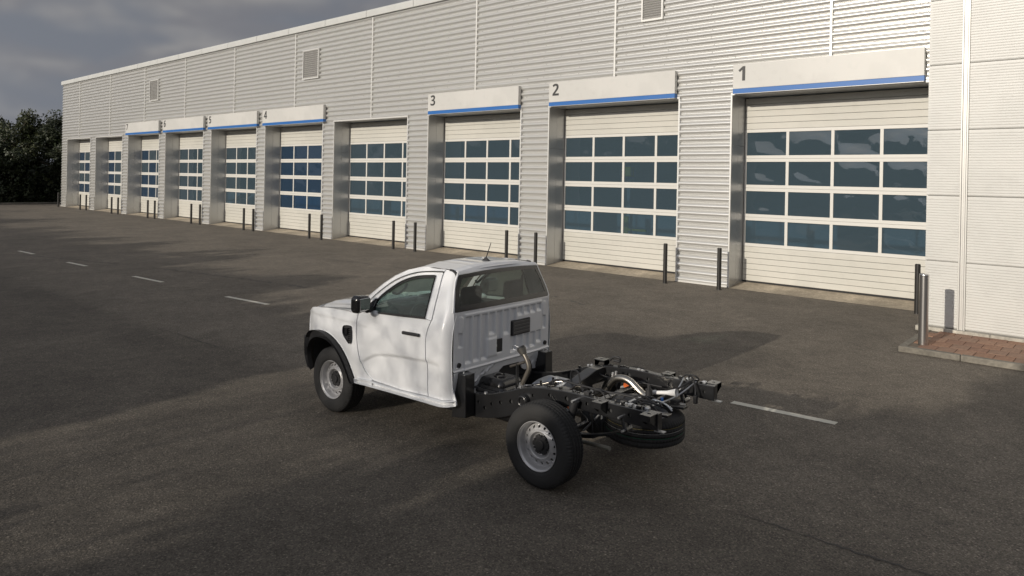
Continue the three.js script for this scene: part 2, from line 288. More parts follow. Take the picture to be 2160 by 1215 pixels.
for (let d = 0; d < 10; d++) {
  const x0 = openL[d], x1 = openR[d], r = rng(70 + d);
  // jambs: two sheets each with a joint half way in and one across at 3.9 m
  for (const s of [0, 1]) for (const [za, zb] of [[-0.425, -0.003], [ZD - 0.15, -0.429]]) for (const [ya, yb] of [[0.0, 3.86], [3.866, LINTEL - 0.004]]) {
    const g = s ? bx(x1, x1 + 0.05, ya, yb, za, zb, 0.003) : bx(x0 - 0.05, x0, ya, yb, za, zb, 0.003);
    part(hall, 'jamb_panel', g, M.jamb);
  }
  for (const [za, zb] of [[-0.425, 0.0], [ZD - 0.15, -0.43]]) part(hall, 'soffit_panel', bx(x0 - 0.03, x1 + 0.03, LINTEL, LINTEL + 0.028, za, zb), M.jamb);
  part(hall, 'lintel_flashing', bx(x0 - 0.04, x1 + 0.04, LINTEL - 0.008, LINTEL + 0.05, 0.003, 0.012), M.claddingTrim);
  { // concrete apron rising to the threshold
    const z0 = 0.10, pos = [x0, 0.006, z0, x1, 0.006, z0, x0, 0.092, ZD - 0.13, x1, 0.092, ZD - 0.13], N = 12, p2 = [], u2 = [], i2 = [];
    for (let k = 0; k <= N; k++) { const t = k / N, z = lerp(z0, ZD - 0.13, t), y = 0.006 + 0.086 * smooth(0, 1, t); p2.push(x0, y, z, x1, y, z); u2.push(x0, z, x1, z); if (k) { const o = (k - 1) * 2; i2.push(o, o + 1, o + 2, o + 1, o + 3, o + 2); } }
    const a = part(hall, 'concrete_apron', raw(p2, i2, u2), M.concrete); void pos; void a;
  }
  const door = sub(hall, 'sectional_door');
  const W = x1 - x0, slatGeo = (ya, yb) => bx(x0 + 0.012, x1 - 0.012, ya + 0.004, yb - 0.004, ZD - 0.045, ZD, 0.005);
  part(door, 'bottom_seal', bx(x0 + 0.012, x1 - 0.012, 0.094, 0.135, ZD - 0.04, ZD - 0.008), M.rubber);
  const y00 = 0.138, slatH = (1.09 - y00) / 6; for (let k = 0; k < 6; k++) part(door, 'slat', slatGeo(y00 + k * slatH, y00 + (k + 1) * slatH), M.door);
  const topH = (5.20 - 4.334) / 5; for (let k = 0; k < 5; k++) part(door, 'slat', slatGeo(4.334 + k * topH, 4.334 + (k + 1) * topH), M.door);
  const col = (W - 0.08) / 4;
  for (let s = 0; s < 4; s++) {
    const y = 1.09 + s * 0.811, fr = [bx(x0 + 0.012, x1 - 0.012, y + 0.002, y + 0.088, ZD - 0.05, ZD, 0.004), bx(x0 + 0.012, x1 - 0.012, y + 0.722, y + 0.809, ZD - 0.05, ZD, 0.004)];
    for (let c = 0; c <= 4; c++) { const xc = x0 + 0.04 + c * col, hw = c === 0 || c === 4 ? 0.027 : 0.038; fr.push(bx(xc - hw, xc + hw, y + 0.088, y + 0.722, ZD - 0.048, ZD - 0.002)); }
    part(door, 'section_frame', merge(fr), M.doorFrame);
    for (let c = 0; c < 4; c++) {
      const xa = x0 + 0.04 + c * col + 0.03, xb = x0 + 0.04 + (c + 1) * col - 0.03;
      const v = d === 9 ? Math.floor(r() * 4) : 4 + Math.floor(r() * 4);
      const pn = part(door, 'pane', paneVariants[v], d < 3 && r() < 0.5 || d === 5 ? M.paneBlue : M.pane);
      pn.scale.set(xb - xa, 1.0, 1); pn.position.set(xa, y + 0.09, ZD - 0.026);
    }
    // middle hinges
    for (let c = 1; c < 4; c++) { const xc = x0 + 0.04 + c * col; void xc; }
  }
  // vertical guide rails either side behind the door leaf
  for (const xg of [x0 + 0.005, x1 - 0.055]) part(door, 'guide_rail', bx(xg, xg + 0.05, 0.095, LINTEL, ZD - 0.1, ZD - 0.052), M.rubber);
}

// numbered header boards
const signAt = { 1: [-8.275, -3.735], 2: [-14.59, -10.01], 3: [-20.51, -15.92], 4: [-32.81, -27.52], 5: [-38.67, -33.37], 6: [-44.56, -39.22], 7: [-50.42, -45.19] };
for (const n of [1, 2, 3, 4, 5, 6, 7]) {
  const [a, b] = signAt[n], zf = 0.145;
  const s = thing('header_sign', 'white header board with blue lower edge over door ' + ['one', 'two', 'three', 'four', 'five', 'six', 'seven'][n - 1], 'sign', [(a + b) / 2, LINTEL, 0.02], 'numbered door headers');
  const h = (b - a) / 2;
  part(s, 'board', bx(-h, h, 0.138, 0.785, -0.01, zf - 0.02, 0.006), M.sign);
  part(s, 'blue_band', bx(-h - 0.001, h + 0.001, 0.012, 0.136, -0.01, zf - 0.021, 0.004), M.signBlue);
  part(s, 'underside', bx(-h + 0.01, h - 0.01, 0.002, 0.011, -0.01, zf - 0.03), M.claddingTrim);
  const tg = new TextGeometry(String(n), { font, size: 0.385, depth: 0.006, curveSegments: 6, bevelEnabled: false });
  tg.computeBoundingBox(); tg.translate(-h + 0.15 - tg.boundingBox.min.x, 0.345, zf - 0.0198);
  part(s, 'number', metric(tg), M.signInk);
}
// louvred wall vents
for (const [a, b, y0, y1, where] of [[-46.89, -45.61, 7.26, 8.58, 'between doors seven and six'], [-29.43, -28.13, 7.26, 8.62, 'above door number four'], [-11.22, -10.50, 7.56, 8.62, 'above door number two']]) {
  const v = thing('wall_vent', 'silver louvred vent grille on the cladding high ' + where, 'vent', [(a + b) / 2, y0, 0.0], 'wall vents');
  const h = (b - a) / 2, H = y1 - y0;
  part(v, 'backing', bx(-h + 0.02, h - 0.02, 0.02, H - 0.02, -0.03, 0.004), M.darkenedSteel);  // sheet darkened so the louvre gaps read as shaded depth
  for (const [p, q, r, s] of [[-h, -h + 0.05, 0, H], [h - 0.05, h, 0, H], [-h + 0.05, h - 0.05, 0, 0.06], [-h + 0.05, h - 0.05, H - 0.05, H]]) part(v, 'frame', bx(p, q, r, s, -0.03, 0.055, 0.004), M.claddingTrim);
  const n = 14; const sl = new THREE.BoxGeometry(2 * h - 0.1, 0.05, 0.006); sl.rotateX(0.95); metric(sl);
  for (let k = 0; k < n; k++) { const m = part(v, 'louvre', sl, M.claddingTrim); m.position.set(0, 0.09 + (H - 0.16) * k / (n - 1), 0.03); }
}

// ---------------------------------------------------------------- annex with ribbed white panels
{
  const g0 = V(-3.12, 0, 2.75);
  const annex = thing('white_annex', 'white ribbed-panel block projecting beside door number one', 'building', [g0.x, 0, g0.z]);
  const X1 = 9.0, H = 10.4, rowsY = [0.17, 1.42, 2.67, 3.92, 5.165, 6.41, 7.66, 8.91, 10.16];
  const ribs = (xa, xb, ya, yb) => { const pos = [], nor = [], uv = [], idx = []; const p = 0.05; let k = 0; const add = (y, z, ny) => { pos.push(xa, y, z, xb, y, z); const l = Math.hypot(1, ny); nor.push(0, ny / l, 1 / l, 0, ny / l, 1 / l); uv.push(xa, y, xb, y); if (k) { const o = (k - 1) * 2; idx.push(o, o + 1, o + 2, o + 2, o + 1, o + 3); } k++; };
    add(ya, -0.03, -1); add(ya + 0.001, 0, 0);
    for (let y = ya + 0.012; y + p < yb; y += p) { add(y, 0, -0.9); add(y + 0.007, -0.007, -0.4); add(y + 0.013, -0.0065, 0.4); add(y + 0.02, 0, 0.9); add(y + 0.0205, 0, 0); add(y + p - 0.0005, 0, 0); }
    add(yb - 0.001, 0, 0); add(yb, -0.03, 1); return raw(pos, idx, uv, nor); };
  for (let k = 0; k < rowsY.length - 1; k++) {
    for (const [xa, xb] of [[0, 0.545], [0.675, 4.0], [4.012, 7.0]]) part(annex, 'ribbed_panel', ribs(xa, xb, rowsY[k] + 0.007, rowsY[k + 1] - 0.007), M.annex);
    part(annex, 'side_panel', bx(0.004, 0.05, rowsY[k] + 0.007, rowsY[k + 1] - 0.007, -2.72, -0.004), M.annex);
  }
  part(annex, 'core', bx(0.02, X1, 0.15, 10.16, -2.7, -0.035), M.darkenedSteel);
  for (const [a, b, z] of [[0.548, 0.575, 0.03], [0.579, 0.612, 0.018], [0.612, 0.642, 0.03], [0.645, 0.672, 0.03]]) part(annex, 'mullion', bx(a, b, 0.16, 10.2, -0.03, z, 0.004), M.annexTrim);
  for (const [a, b] of [[-0.14, 1.07], [1.075, 4.0], [4.005, 7.0]]) part(annex, 'plinth', bx(a, b, 0.06, 0.155, -2.0, 0.06, 0.01), M.plinth);
  part(annex, 'roof_cap', bx(-0.05, X1, 10.16, H, -2.7, 0.05, 0.01), M.annexTrim);
}
// ---------------------------------------------------------------- brick pavement with kerb
{
  const X0 = -3.10, Z1 = 4.79, Z0 = 2.81, T = 0.1, X1 = 1.6;
  const pave = new THREE.Group(); pave.name = 'pavement'; pave.userData.kind = 'structure'; pave.userData.label = 'raised red brick pavement with concrete kerb beside the annex'; scene.add(pave);
  part(pave, 'bedding', bx(X0 + 0.1, X1, 0.0, T - 0.012, 1.0, Z1 - 0.1), M.bedding);
  const kerbG = (a, b) => bx(a + 0.003, b - 0.003, 0, T + 0.004, Z1 - 0.12, Z1, 0.014);
  for (let x = X0; x < X1; x += 0.915) part(pave, 'kerb_stone', kerbG(x, x + 0.915), M.kerb);
  for (let z = Z1 - 0.12; z > 2.0; z -= 0.915) part(pave, 'kerb_stone', bx(X0, X0 + 0.12, 0, T + 0.003, z - 0.912, z - 0.003, 0.014), M.kerb);
  const BW = 0.27, BD = 0.40, r = rng(8), bg = bx(-BW / 2 + 0.004, BW / 2 - 0.004, -0.05, 0, -BD / 2 + 0.004, BD / 2 - 0.004, 0.006);
  let row = 0; const far = [];
  for (let z = Z1 - 0.124 - BD / 2; z > Z0 - 0.3; z -= BD, row++) for (let x = X0 + 0.124 + (row % 2 ? 0.0 : BW / 2); x < X1 - 0.2; x += BW) {
    const y = T + 0.003 * (r() - 0.5), tilt = 0.010 * (r() - 0.5), i = Math.floor(r() * 4);
    if (x < -1.0) { const m = part(pave, 'paving_brick', bg, brickMats[i]); m.position.set(x + BW / 2, y, z); m.rotation.set(tilt, 0.01 * (r() - 0.5), 0); } else far.push(moved(bg, x + BW / 2, y, z));
  }
  for (let k = 1; k * BD < 2.0; k += 2) void k;
  const f = part(pave, 'paving_bricks', merge(far), brickMats[0]); f.userData.kind = 'stuff';
}
// ---------------------------------------------------------------- bollards
{
  const cap = new THREE.LatheGeometry([[0.001, 1.112], [0.04, 1.110], [0.055, 1.103], [0.0575, 1.092], [0.0575, 0]].map(([x, y]) => new THREE.Vector2(x, y)), 24);
  const where = ['the plain door at the hall end', 'the plain door beside door seven', 'door seven', 'door six', 'door five', 'door four', 'the plain door beside door four', 'door three', 'door two', 'door one'];
  let first = null;
  for (let d = 9; d >= 0; d--) for (const [s, x, z] of [['left', openL[d] - 0.03, 0.53], ['right', openR[d] + (d === 9 ? -0.09 : 0.0), d === 9 ? 0.43 : 0.58]]) {
    const b = first ? first.clone() : (() => { const t = thing('guard_post', '', 'bollard', [0, 0, 0], 'black guard posts at the door jambs'); part(t, 'tube', cap, M.bollard); part(t, 'base_collar', new THREE.CylinderGeometry(0.066, 0.07, 0.012, 24).translate(0, 0.006, 0), M.bollard); return t; })();
    if (first) { b.name = numbered('guard_post'); scene.add(b); } else first = b;
    b.position.set(x, 0, z); b.userData.label = 'black steel guard post at the ' + s + ' jamb of ' + where[d]; b.userData.category = 'bollard';
  }
  const st = thing('steel_bollard', 'brushed stainless steel bollard standing on the brick pavement', 'bollard', [-2.815, 0.1, 4.33]);
  part(st, 'tube', new THREE.LatheGeometry([[0.077, 0], [0.077, 1.19]].map(([x, y]) => new THREE.Vector2(x, y)), 40), M.inox);
  part(st, 'cap', new THREE.LatheGeometry([[0.077, 1.191], [0.0785, 1.195], [0.0785, 1.212], [0.07, 1.222], [0.04, 1.230], [0.001, 1.232]].map(([x, y]) => new THREE.Vector2(x, y)), 40), M.inox);
  part(st, 'screw', new THREE.SphereGeometry(0.007, 10, 8).translate(0.055, 1.13, 0.053), M.dark);
}

// ---------------------------------------------------------------- chassis-cab truck (local axes: x towards the tail, y up, z to the truck's left)
const T = {
  paint: phy([0.82, 0.835, 0.86], 0.30, { clearcoat: 1, clearcoatRoughness: 0.04 }),
  inner: std([0.035, 0.036, 0.038], 0.7),
  plastic: std([0.022, 0.022, 0.024], 0.55),
  gloss: phy([0.01, 0.01, 0.011], 0.25, { clearcoat: 0.6, clearcoatRoughness: 0.15 }),
  frame: phy([0.010, 0.0105, 0.012], 0.34, { clearcoat: 0.9, clearcoatRoughness: 0.16 }),
  tyre: std([0.020, 0.020, 0.0205], 0.78),
  steelRim: std([0.46, 0.46, 0.47], 0.36, { metalness: 0.4 }),
  zinc: std([0.62, 0.63, 0.65], 0.35, { metalness: 0.9 }),
  exhaust: std([0.50, 0.47, 0.42], 0.27, { metalness: 1 }),
  alu: std([0.55, 0.57, 0.60], 0.35, { metalness: 0.85 }),
  glass: phy([0.60, 0.74, 0.70], 0.01, { transmission: 0.94, thickness: 0, ior: 1.5 }),
  privacy: phy([0.42, 0.46, 0.43], 0.01, { transmission: 0.9, thickness: 0, ior: 1.5 }),
  mirror: std([0.85, 0.87, 0.88], 0.03, { metalness: 1 }),
  seat: std([0.03, 0.031, 0.033], 0.9), seatLight: std([0.10, 0.10, 0.105], 0.9), dash: std([0.045, 0.05, 0.055], 0.7),
  orange: std([0.75, 0.16, 0.03], 0.5), red: std([0.5, 0.03, 0.03], 0.5), blue: std([0.04, 0.16, 0.5], 0.4),
  whitePlastic: std([0.80, 0.80, 0.80], 0.4), label: std([0.78, 0.78, 0.76], 0.6), ink: std([0.05, 0.05, 0.05], 0.6), green: std([0.03, 0.20, 0.10], 0.7), yellowChalk: std([0.5, 0.42, 0.16], 0.8),
  lamp: phy([0.75, 0.76, 0.78], 0.1, { clearcoat: 1 }),
};
const truck = thing('chassis_cab_truck', 'white single-cab pickup with bare black chassis and no load bed', 'truck', [-4.14, 0, 12.36], null, 1.5 * Math.PI / 180);
const P3 = (u, v, w) => V(-u, w, v);
const rail1 = (xs, ys) => (x) => { // smooth 1-D interpolation
  const n = xs.length; if (x <= xs[0]) return ys[0]; if (x >= xs[n - 1]) return ys[n - 1]; let i = 0; while (x > xs[i + 1]) i++;
  const h = xs[i + 1] - xs[i], t = (x - xs[i]) / h, m = (k) => k <= 0 ? (ys[1] - ys[0]) / (xs[1] - xs[0]) : k >= n - 1 ? (ys[n - 1] - ys[n - 2]) / (xs[n - 1] - xs[n - 2]) : (ys[k + 1] - ys[k - 1]) / (xs[k + 1] - xs[k - 1]);
  const t2 = t * t, t3 = t2 * t; return (2 * t3 - 3 * t2 + 1) * ys[i] + (t3 - 2 * t2 + t) * h * m(i) + (-2 * t3 + 3 * t2) * ys[i + 1] + (t3 - t2) * h * m(i + 1);
};
const catmull = (pts, per = 5, closed = false) => new THREE.CatmullRomCurve3(pts.map(([a, b]) => V(a, b, 0)), closed, 'centripetal').getPoints((pts.length - (closed ? 0 : 1)) * per).map((p) => [p.x, p.y]);
// a sheet cut out of a curved surface: polygon in (a, b), map(a, b) -> Vector3; the edge is folded inwards by `thick`
function skin(poly, map, cell = 0.06, thick = 0.02, out = 1) {
  const pos = [], nor = [], idx = [], uv = [];
  const e = 0.004, vert = (a, b) => { const p = map(a, b), da = map(a + e, b).sub(map(a - e, b)), db = map(a, b + e).sub(map(a, b - e)); const n = da.cross(db).normalize().multiplyScalar(out); pos.push(p.x, p.y, p.z); nor.push(n.x, n.y, n.z); uv.push(a, b); return [pos.length / 3 - 1, p, n]; };
  let a0 = 1e9, a1 = -1e9, b0 = 1e9, b1 = -1e9; for (const [a, b] of poly) { a0 = Math.min(a0, a); a1 = Math.max(a1, a); b0 = Math.min(b0, b); b1 = Math.max(b1, b); }
  const clipAxis = (pg, ax, lim, keepLess) => { const o = []; for (let i = 0; i < pg.length; i++) { const p = pg[i], q = pg[(i + 1) % pg.length], ip = keepLess ? p[ax] <= lim : p[ax] >= lim, iq = keepLess ? q[ax] <= lim : q[ax] >= lim; if (ip) o.push(p); if (ip !== iq) { const t = (lim - p[ax]) / (q[ax] - p[ax]); const r = [p[0] + (q[0] - p[0]) * t, p[1] + (q[1] - p[1]) * t]; r[ax] = lim; o.push(r); } } return o; };
  const na = Math.max(1, Math.ceil((a1 - a0) / cell)), nb = Math.max(1, Math.ceil((b1 - b0) / cell));
  for (let i = 0; i < na; i++) { const sa = clipAxis(clipAxis(poly, 0, a0 + (a1 - a0) * i / na, false), 0, a0 + (a1 - a0) * (i + 1) / na, true); if (sa.length < 3) continue;
    for (let j = 0; j < nb; j++) { let pg = clipAxis(clipAxis(sa, 1, b0 + (b1 - b0) * j / nb, false), 1, b0 + (b1 - b0) * (j + 1) / nb, true);
      pg = pg.filter((p, k) => { const q = pg[(k + 1) % pg.length]; return Math.hypot(p[0] - q[0], p[1] - q[1]) > 1e-6; }); if (pg.length < 3) continue;
      const tris = THREE.ShapeUtils.triangulateShape(pg.map((p) => new THREE.Vector2(...p)), []); const ids = pg.map((p) => vert(...p));
      for (const t of tris) { const [A, B, C] = t.map((k) => ids[k]); const f = B[1].clone().sub(A[1]).cross(C[1].clone().sub(A[1])); if (f.dot(A[2]) >= 0) idx.push(A[0], B[0], C[0]); else idx.push(A[0], C[0], B[0]); } } }
  if (thick) for (let i = 0; i < poly.length; i++) { const p = poly[i], q = poly[(i + 1) % poly.length], L = Math.hypot(q[0] - p[0], q[1] - p[1]); if (L < 1e-5) continue; const n = Math.ceil(L / cell);
    let prev = null; for (let k = 0; k <= n; k++) { const a = lerp(p[0], q[0], k / n), b = lerp(p[1], q[1], k / n); const m = map(a, b), da = map(a + e, b).sub(map(a - e, b)), db = map(a, b + e).sub(map(a, b - e)), nn = da.cross(db).normalize().multiplyScalar(out); const c = m.clone().addScaledVector(nn, -thick); const tan = map(a + (q[0] - p[0]) / L * e, b + (q[1] - p[1]) / L * e).sub(m).normalize(); const sN = tan.cross(nn).normalize();
      const o = pos.length / 3; for (const w of [m, c]) { pos.push(w.x, w.y, w.z); nor.push(sN.x, sN.y, sN.z); uv.push(a, b); } if (prev !== null) { const f = V(pos[3 * prev + 3] - pos[3 * prev], pos[3 * prev + 4] - pos[3 * prev + 1], pos[3 * prev + 5] - pos[3 * prev + 2]).cross(V(pos[3 * o] - pos[3 * prev], pos[3 * o + 1] - pos[3 * prev + 1], pos[3 * o + 2] - pos[3 * prev + 2])); if (f.dot(sN) >= 0) idx.push(prev, prev + 1, o, o, prev + 1, o + 1); else idx.push(prev, o, prev + 1, o, o + 1, prev + 1); } prev = o; } }
  return raw(pos, idx, uv, nor);
}
const inset = (poly, d) => { // move every vertex of a polygon inwards by d
  let ar = 0; const n = poly.length; for (let i = 0; i < n; i++) { const p = poly[i], q = poly[(i + 1) % n]; ar += p[0] * q[1] - q[0] * p[1]; } const s = ar > 0 ? 1 : -1;
  return poly.map((p, i) => { const a = poly[(i + n - 1) % n], b = poly[(i + 1) % n]; let x1 = p[0] - a[0], y1 = p[1] - a[1], x2 = b[0] - p[0], y2 = b[1] - p[1]; const l1 = Math.hypot(x1, y1) || 1, l2 = Math.hypot(x2, y2) || 1; let nx = -(y1 / l1 + y2 / l2), ny = x1 / l1 + x2 / l2; const l = Math.hypot(nx, ny) || 1; return [p[0] + s * d * nx / l, p[1] + s * d * ny / l]; });
};
// flank of the body: half width over (u, w)
const halfW = rail1([0.40, 0.50, 0.62, 0.80, 1.0, 1.15, 1.24, 1.31, 1.36, 1.5, 1.65, 1.78, 1.84, 1.88], [0.872, 0.889, 0.905, 0.917, 0.926, 0.923, 0.913, 0.897, 0.880, 0.828, 0.766, 0.705, 0.655, 0.56]);
const rearU = (w) => 1.195 + (w > 1.40 ? 0.085 * smooth(1.40, 1.80, w) * 1 : 0) + (w > 1.78 ? 0.05 * ((w - 1.78) / 0.1) ** 2 : 0);
const creaseW = rail1([1.2, 1.5, 2.27, 2.54, 2.8], [0.925, 0.919, 0.850, 0.735, 0.55]);
function flank(u, w) {
  let v = halfW(w);
  if (u > 3.25) v -= 0.10 * ((u - 3.25) / 0.47) ** 2.2;
  const d = rearU(w) + 0.11 - u; if (d > 0) v -= 0.11 - Math.sqrt(Math.max(0.0001, 0.0121 - Math.min(d, 0.1095) ** 2));
  const dw = creaseW(u) - w; if (u < 2.75) v -= 0.020 * smooth(0, 0.045, dw) * (1 - smooth(0.10, 0.34, dw)) * smooth(2.7, 2.45, u) * smooth(1.22, 1.4, u);
  const r = Math.hypot((u - 3.17) * 0.95, w - 0.42); if (w > 0.4) v += 0.018 * Math.exp(-(((r - 0.56) / 0.10) ** 2));
  v += 0.010 * smooth(1.10, 1.135, w) * (1 - smooth(1.14, 1.24, w)) * smooth(2.3, 2.8, u); // shoulder crease on the wing
  return v;
}
const side = (s, off = 0) => (u, w) => P3(u, s * (flank(u, w) + off), w);
const doorFront = catmull([[2.640, 1.235], [2.648, 1.10], [2.643, 0.95], [2.605, 0.78], [2.53, 0.62], [2.455, 0.552], [2.39, 0.522]], 4);
const doorRearLow = [[1.466, 0.535], [1.468, 0.60], [1.484, 0.90], [1.492, 1.12], [1.485, 1.185], [1.470, 1.25], [1.446, 1.322]];
const archOut = catmull([[3.655, 0.80], [3.60, 0.855], [3.50, 0.915], [3.36, 0.952], [3.22, 0.952], [3.07, 0.905], [2.92, 0.80], [2.79, 0.645], [2.715, 0.49], [2.69, 0.43]], 4);
const archIn = catmull([[3.585, 0.43], [3.60, 0.55], [3.585, 0.68], [3.50, 0.80], [3.37, 0.876], [3.23, 0.892], [3.09, 0.862], [2.93, 0.755], [2.805, 0.585], [2.735, 0.43]], 4);
const windowPoly = [...catmull([[2.395, 1.285], [2.38, 1.40], [2.335, 1.462], [2.218, 1.560], [2.067, 1.656], [1.912, 1.715], [1.757, 1.747], [1.60, 1.764]], 3), [1.572, 1.764], [1.562, 1.75], [1.547, 1.556], [1.534, 1.345], [1.54, 1.330]];
const doorTop = catmull([[2.64, 1.245], [2.56, 1.335], [2.463, 1.436], [2.348, 1.538], [2.191, 1.650], [2.023, 1.727], [1.844, 1.777], [1.662, 1.801], [1.50, 1.813]], 4);
for (const s of [1, -1]) {
  const out = s; // u, w -> outward normal sign
  const which = s > 0 ? 'left' : 'right';
  // front wing
  const wing = [[2.655, 1.238], [2.9, 1.245], [3.2, 1.235], [3.45, 1.213], [3.58, 1.19], [3.655, 1.135], [3.70, 1.05], [3.715, 0.95], [3.715, 0.83], ...archOut, [2.55, 0.440], [2.405, 0.452], [2.40, 0.515], ...doorFront.slice().reverse().map(([u, w]) => [u + 0.003, w])];
  part(truck, 'wing', skin(wing, side(s), 0.03, 0.007, out), T.paint);
  // black wheel-arch moulding
  const fl = part(truck, 'arch_moulding', skin([...archOut, ...archIn.slice().reverse()], (u, w) => P3(u, s * (flank(u, w) + 0.012 + 0.012 * smooth(0.66, 0.48, Math.hypot((u - 3.17) * 0.95, w - 0.42))), w), 0.05, 0.05, out), T.plastic); void fl;
  // wheel-arch liner
  { const pos = [], idx = []; const n = archIn.length; archIn.forEach(([u, w], k) => { const a = P3(u, s * (flank(u, w) - 0.01), w), b = P3(u, s * 0.52, w); pos.push(a.x, a.y, a.z, b.x, b.y, b.z); if (k) { const o = (k - 1) * 2; idx.push(o, o + 1, o + 2, o + 2, o + 1, o + 3); } }); void n; part(truck, 'arch_liner', raw(pos, idx), T.inner); }
  part(truck, 'arch_liner', skin([...archIn, [2.735, 0.30], [3.585, 0.30]], (u, w) => P3(u, s * 0.515, w), 0.3, 0, out), T.inner);
  // bumper corner
  part(truck, 'bumper_corner', skin([[3.735, 0.815], [3.66, 0.80], [3.615, 0.70], [3.615, 0.43], [3.68, 0.43], [3.745, 0.56]], (u, w) => P3(u, s * (flank(u, w) + 0.018), w), 0.05, 0.05, out), T.plastic);
  // vent badge on the wing
  const vent = sub(truck, 'wing_vent'); tag(vent, null);
  part(vent, 'bezel', skin(catmull([[2.875, 1.055], [2.855, 1.078], [2.755, 1.085], [2.738, 1.07], [2.728, 0.90], [2.745, 0.882], [2.775, 0.90], [2.868, 0.985]], 3, true), side(s, 0.010), 0.03, 0.02, out), T.plastic);
  part(vent, 'insert', skin([[2.865, 1.05], [2.79, 1.055], [2.785, 0.985], [2.81, 0.96], [2.858, 0.99]], side(s, 0.016), 0.03, 0.012, out), T.gloss);
  for (let k = 0; k < 7; k++) part(vent, 'fin', skin([[2.775, 0.915 + k * 0.022], [2.742, 0.915 + k * 0.022], [2.742, 0.927 + k * 0.022], [2.775, 0.927 + k * 0.022]], side(s, 0.014), 0.03, 0.01, out), T.gloss);
  // door
  const door = sub(truck, 'door');
  const lower = [...doorFront.map(([u, w]) => [u - 0.003, w]), [1.9, 0.512], ...doorRearLow.map(([u, w]) => [u + 0.004, w]), [1.534, 1.330], [1.9, 1.307], [2.395, 1.281], [2.60, 1.262]];
  part(door, 'skin', skin(lower, side(s), 0.02, 0.007, out), T.paint);
  // frame round the window: upper band and rear post
  const wTop = windowPoly.slice(0, windowPoly.length - 5);
  part(door, 'window_frame', skin([[2.60, 1.268], ...doorTop.slice(2).map(([u, w]) => [u - 0.006, w - 0.008]), [1.49, 1.806], [1.478, 1.80], [1.455, 1.60], [1.440, 1.335], [1.446, 1.325], [1.530, 1.335], [1.541, 1.556], [1.556, 1.758], [1.572, 1.772], ...wTop.slice().reverse().map(([u, w]) => [u + 0.002, w + 0.008]), [2.395, 1.285]], side(s, 0.002), 0.04, 0.012, out), T.paint);
  part(door, 'window_seal', skin([...windowPoly.map(([u, w]) => [u, w]), ...inset(windowPoly, 0.022).slice().reverse().map(([u, w]) => [u, w])], side(s, -0.003), 0.05, 0.01, out), T.plastic);
  part(door, 'window_glass', skin(inset(windowPoly, 0.015), side(s, -0.012), 0.06, 0, out), T.glass);
  part(door, 'belt_seal', skin([[2.40, 1.279], [2.40, 1.298], [1.532, 1.350], [1.532, 1.328], [1.9, 1.305]], side(s, 0.004), 0.05, 0.012, out), T.plastic);
  part(door, 'mirror_base', skin([[2.56, 1.275], [2.39, 1.284], [2.365, 1.44], [2.40, 1.435], [2.50, 1.35]], side(s, 0.004), 0.04, 0.01, out), T.plastic);
  part(door, 'handle', (() => { const g = new RoundedBoxGeometry(0.265, 0.036, 0.03, 3, 0.014); const p = P3(1.712, s * (flank(1.712, 1.155) + 0.022), 1.155); g.rotateZ(0.035); g.translate(p.x, p.y, p.z); return g; })(), T.plastic);
  part(door, 'handle_cup', (() => { const g = new THREE.SphereGeometry(0.06, 20, 10); g.scale(1, 0.5, 0.12); const p = P3(1.712, s * (flank(1.712, 1.18) - 0.002), 1.183); g.translate(p.x, p.y, p.z); return g; })(), T.paint);
  part(door, 'inner_trim', skin([[2.55, 0.62], [1.50, 0.58], [1.52, 1.30], [2.58, 1.25]], side(s, -0.09), 0.2, 0.01, out), T.dash);
  // sill and rear corner panel
  part(truck, 'sill', skin([[2.66, 0.50], [2.40, 0.512], [1.9, 0.506], [1.463, 0.53], [1.20, 0.53], [1.20, 0.478], [1.46, 0.476], [2.0, 0.466], [2.40, 0.455], [2.66, 0.450]], (u, w) => P3(u, s * (flank(u, w) - 0.012), w), 0.03, 0.06, out), T.paint);
  part(truck, 'quarter_panel', skin([[1.463, 0.533], ...doorRearLow.map(([u, w]) => [u - 0.001, w]), [1.436, 1.337], [1.452, 1.60], [1.474, 1.808], [1.474, 1.835], [1.330, 1.835], [1.292, 1.78], [1.265, 1.68], [1.24, 1.56], [1.205, 1.42], [1.197, 1.40], [1.197, 0.533]], side(s), 0.03, 0.007, out), T.paint);
  part(truck, 'corner_flange', skin([[1.20, 0.50], [1.20, 0.66], [1.14, 0.53], [1.13, 0.49]], (u, w) => P3(u, s * 0.805, w), 0.05, 0.01, out), T.paint);
  // A-pillar and cant rail
  part(truck, 'pillar', skin([[2.655, 1.25], ...doorTop.map(([u, w]) => [u + 0.004, w + 0.006]), [1.478, 1.818], [1.478, 1.838], [1.66, 1.842], [1.84, 1.832], [2.03, 1.785], [2.20, 1.708], [2.36, 1.60], [2.50, 1.482], [2.62, 1.37], [2.70, 1.29]], side(s), 0.03, 0.01, out), T.paint);
  // door mirror
  const mir = sub(truck, 'door_mirror');
  const mc = P3(2.40, s * 1.075, 1.405);
  { const g = new RoundedBoxGeometry(0.155, 0.185, 0.225, 5, 0.055); const p = g.attributes.position; for (let i = 0; i < p.count; i++) { const z = p.getZ(i) * s, x = p.getX(i); p.setX(i, x * (1 - 0.5 * Math.max(0, -x) / 0.085 * 0.5) ); p.setY(i, p.getY(i) * (1 + 0.12 * z / 0.13)); } g.rotateY(s * 0.16); g.translate(mc.x, mc.y, mc.z); g.computeVertexNormals(); part(mir, 'housing', g, T.gloss); }
  { const g = new RoundedBoxGeometry(0.012, 0.135, 0.16, 3, 0.005); g.rotateY(s * 0.16); g.translate(mc.x + 0.074, mc.y + 0.002, mc.z - s * 0.003); part(mir, 'mirror_glass', g, T.mirror); }
  part(mir, 'arm', rod(P3(2.42, s * 0.87, 1.33), P3(2.38, s * 1.0, 1.325), 0.032, 12), T.plastic);
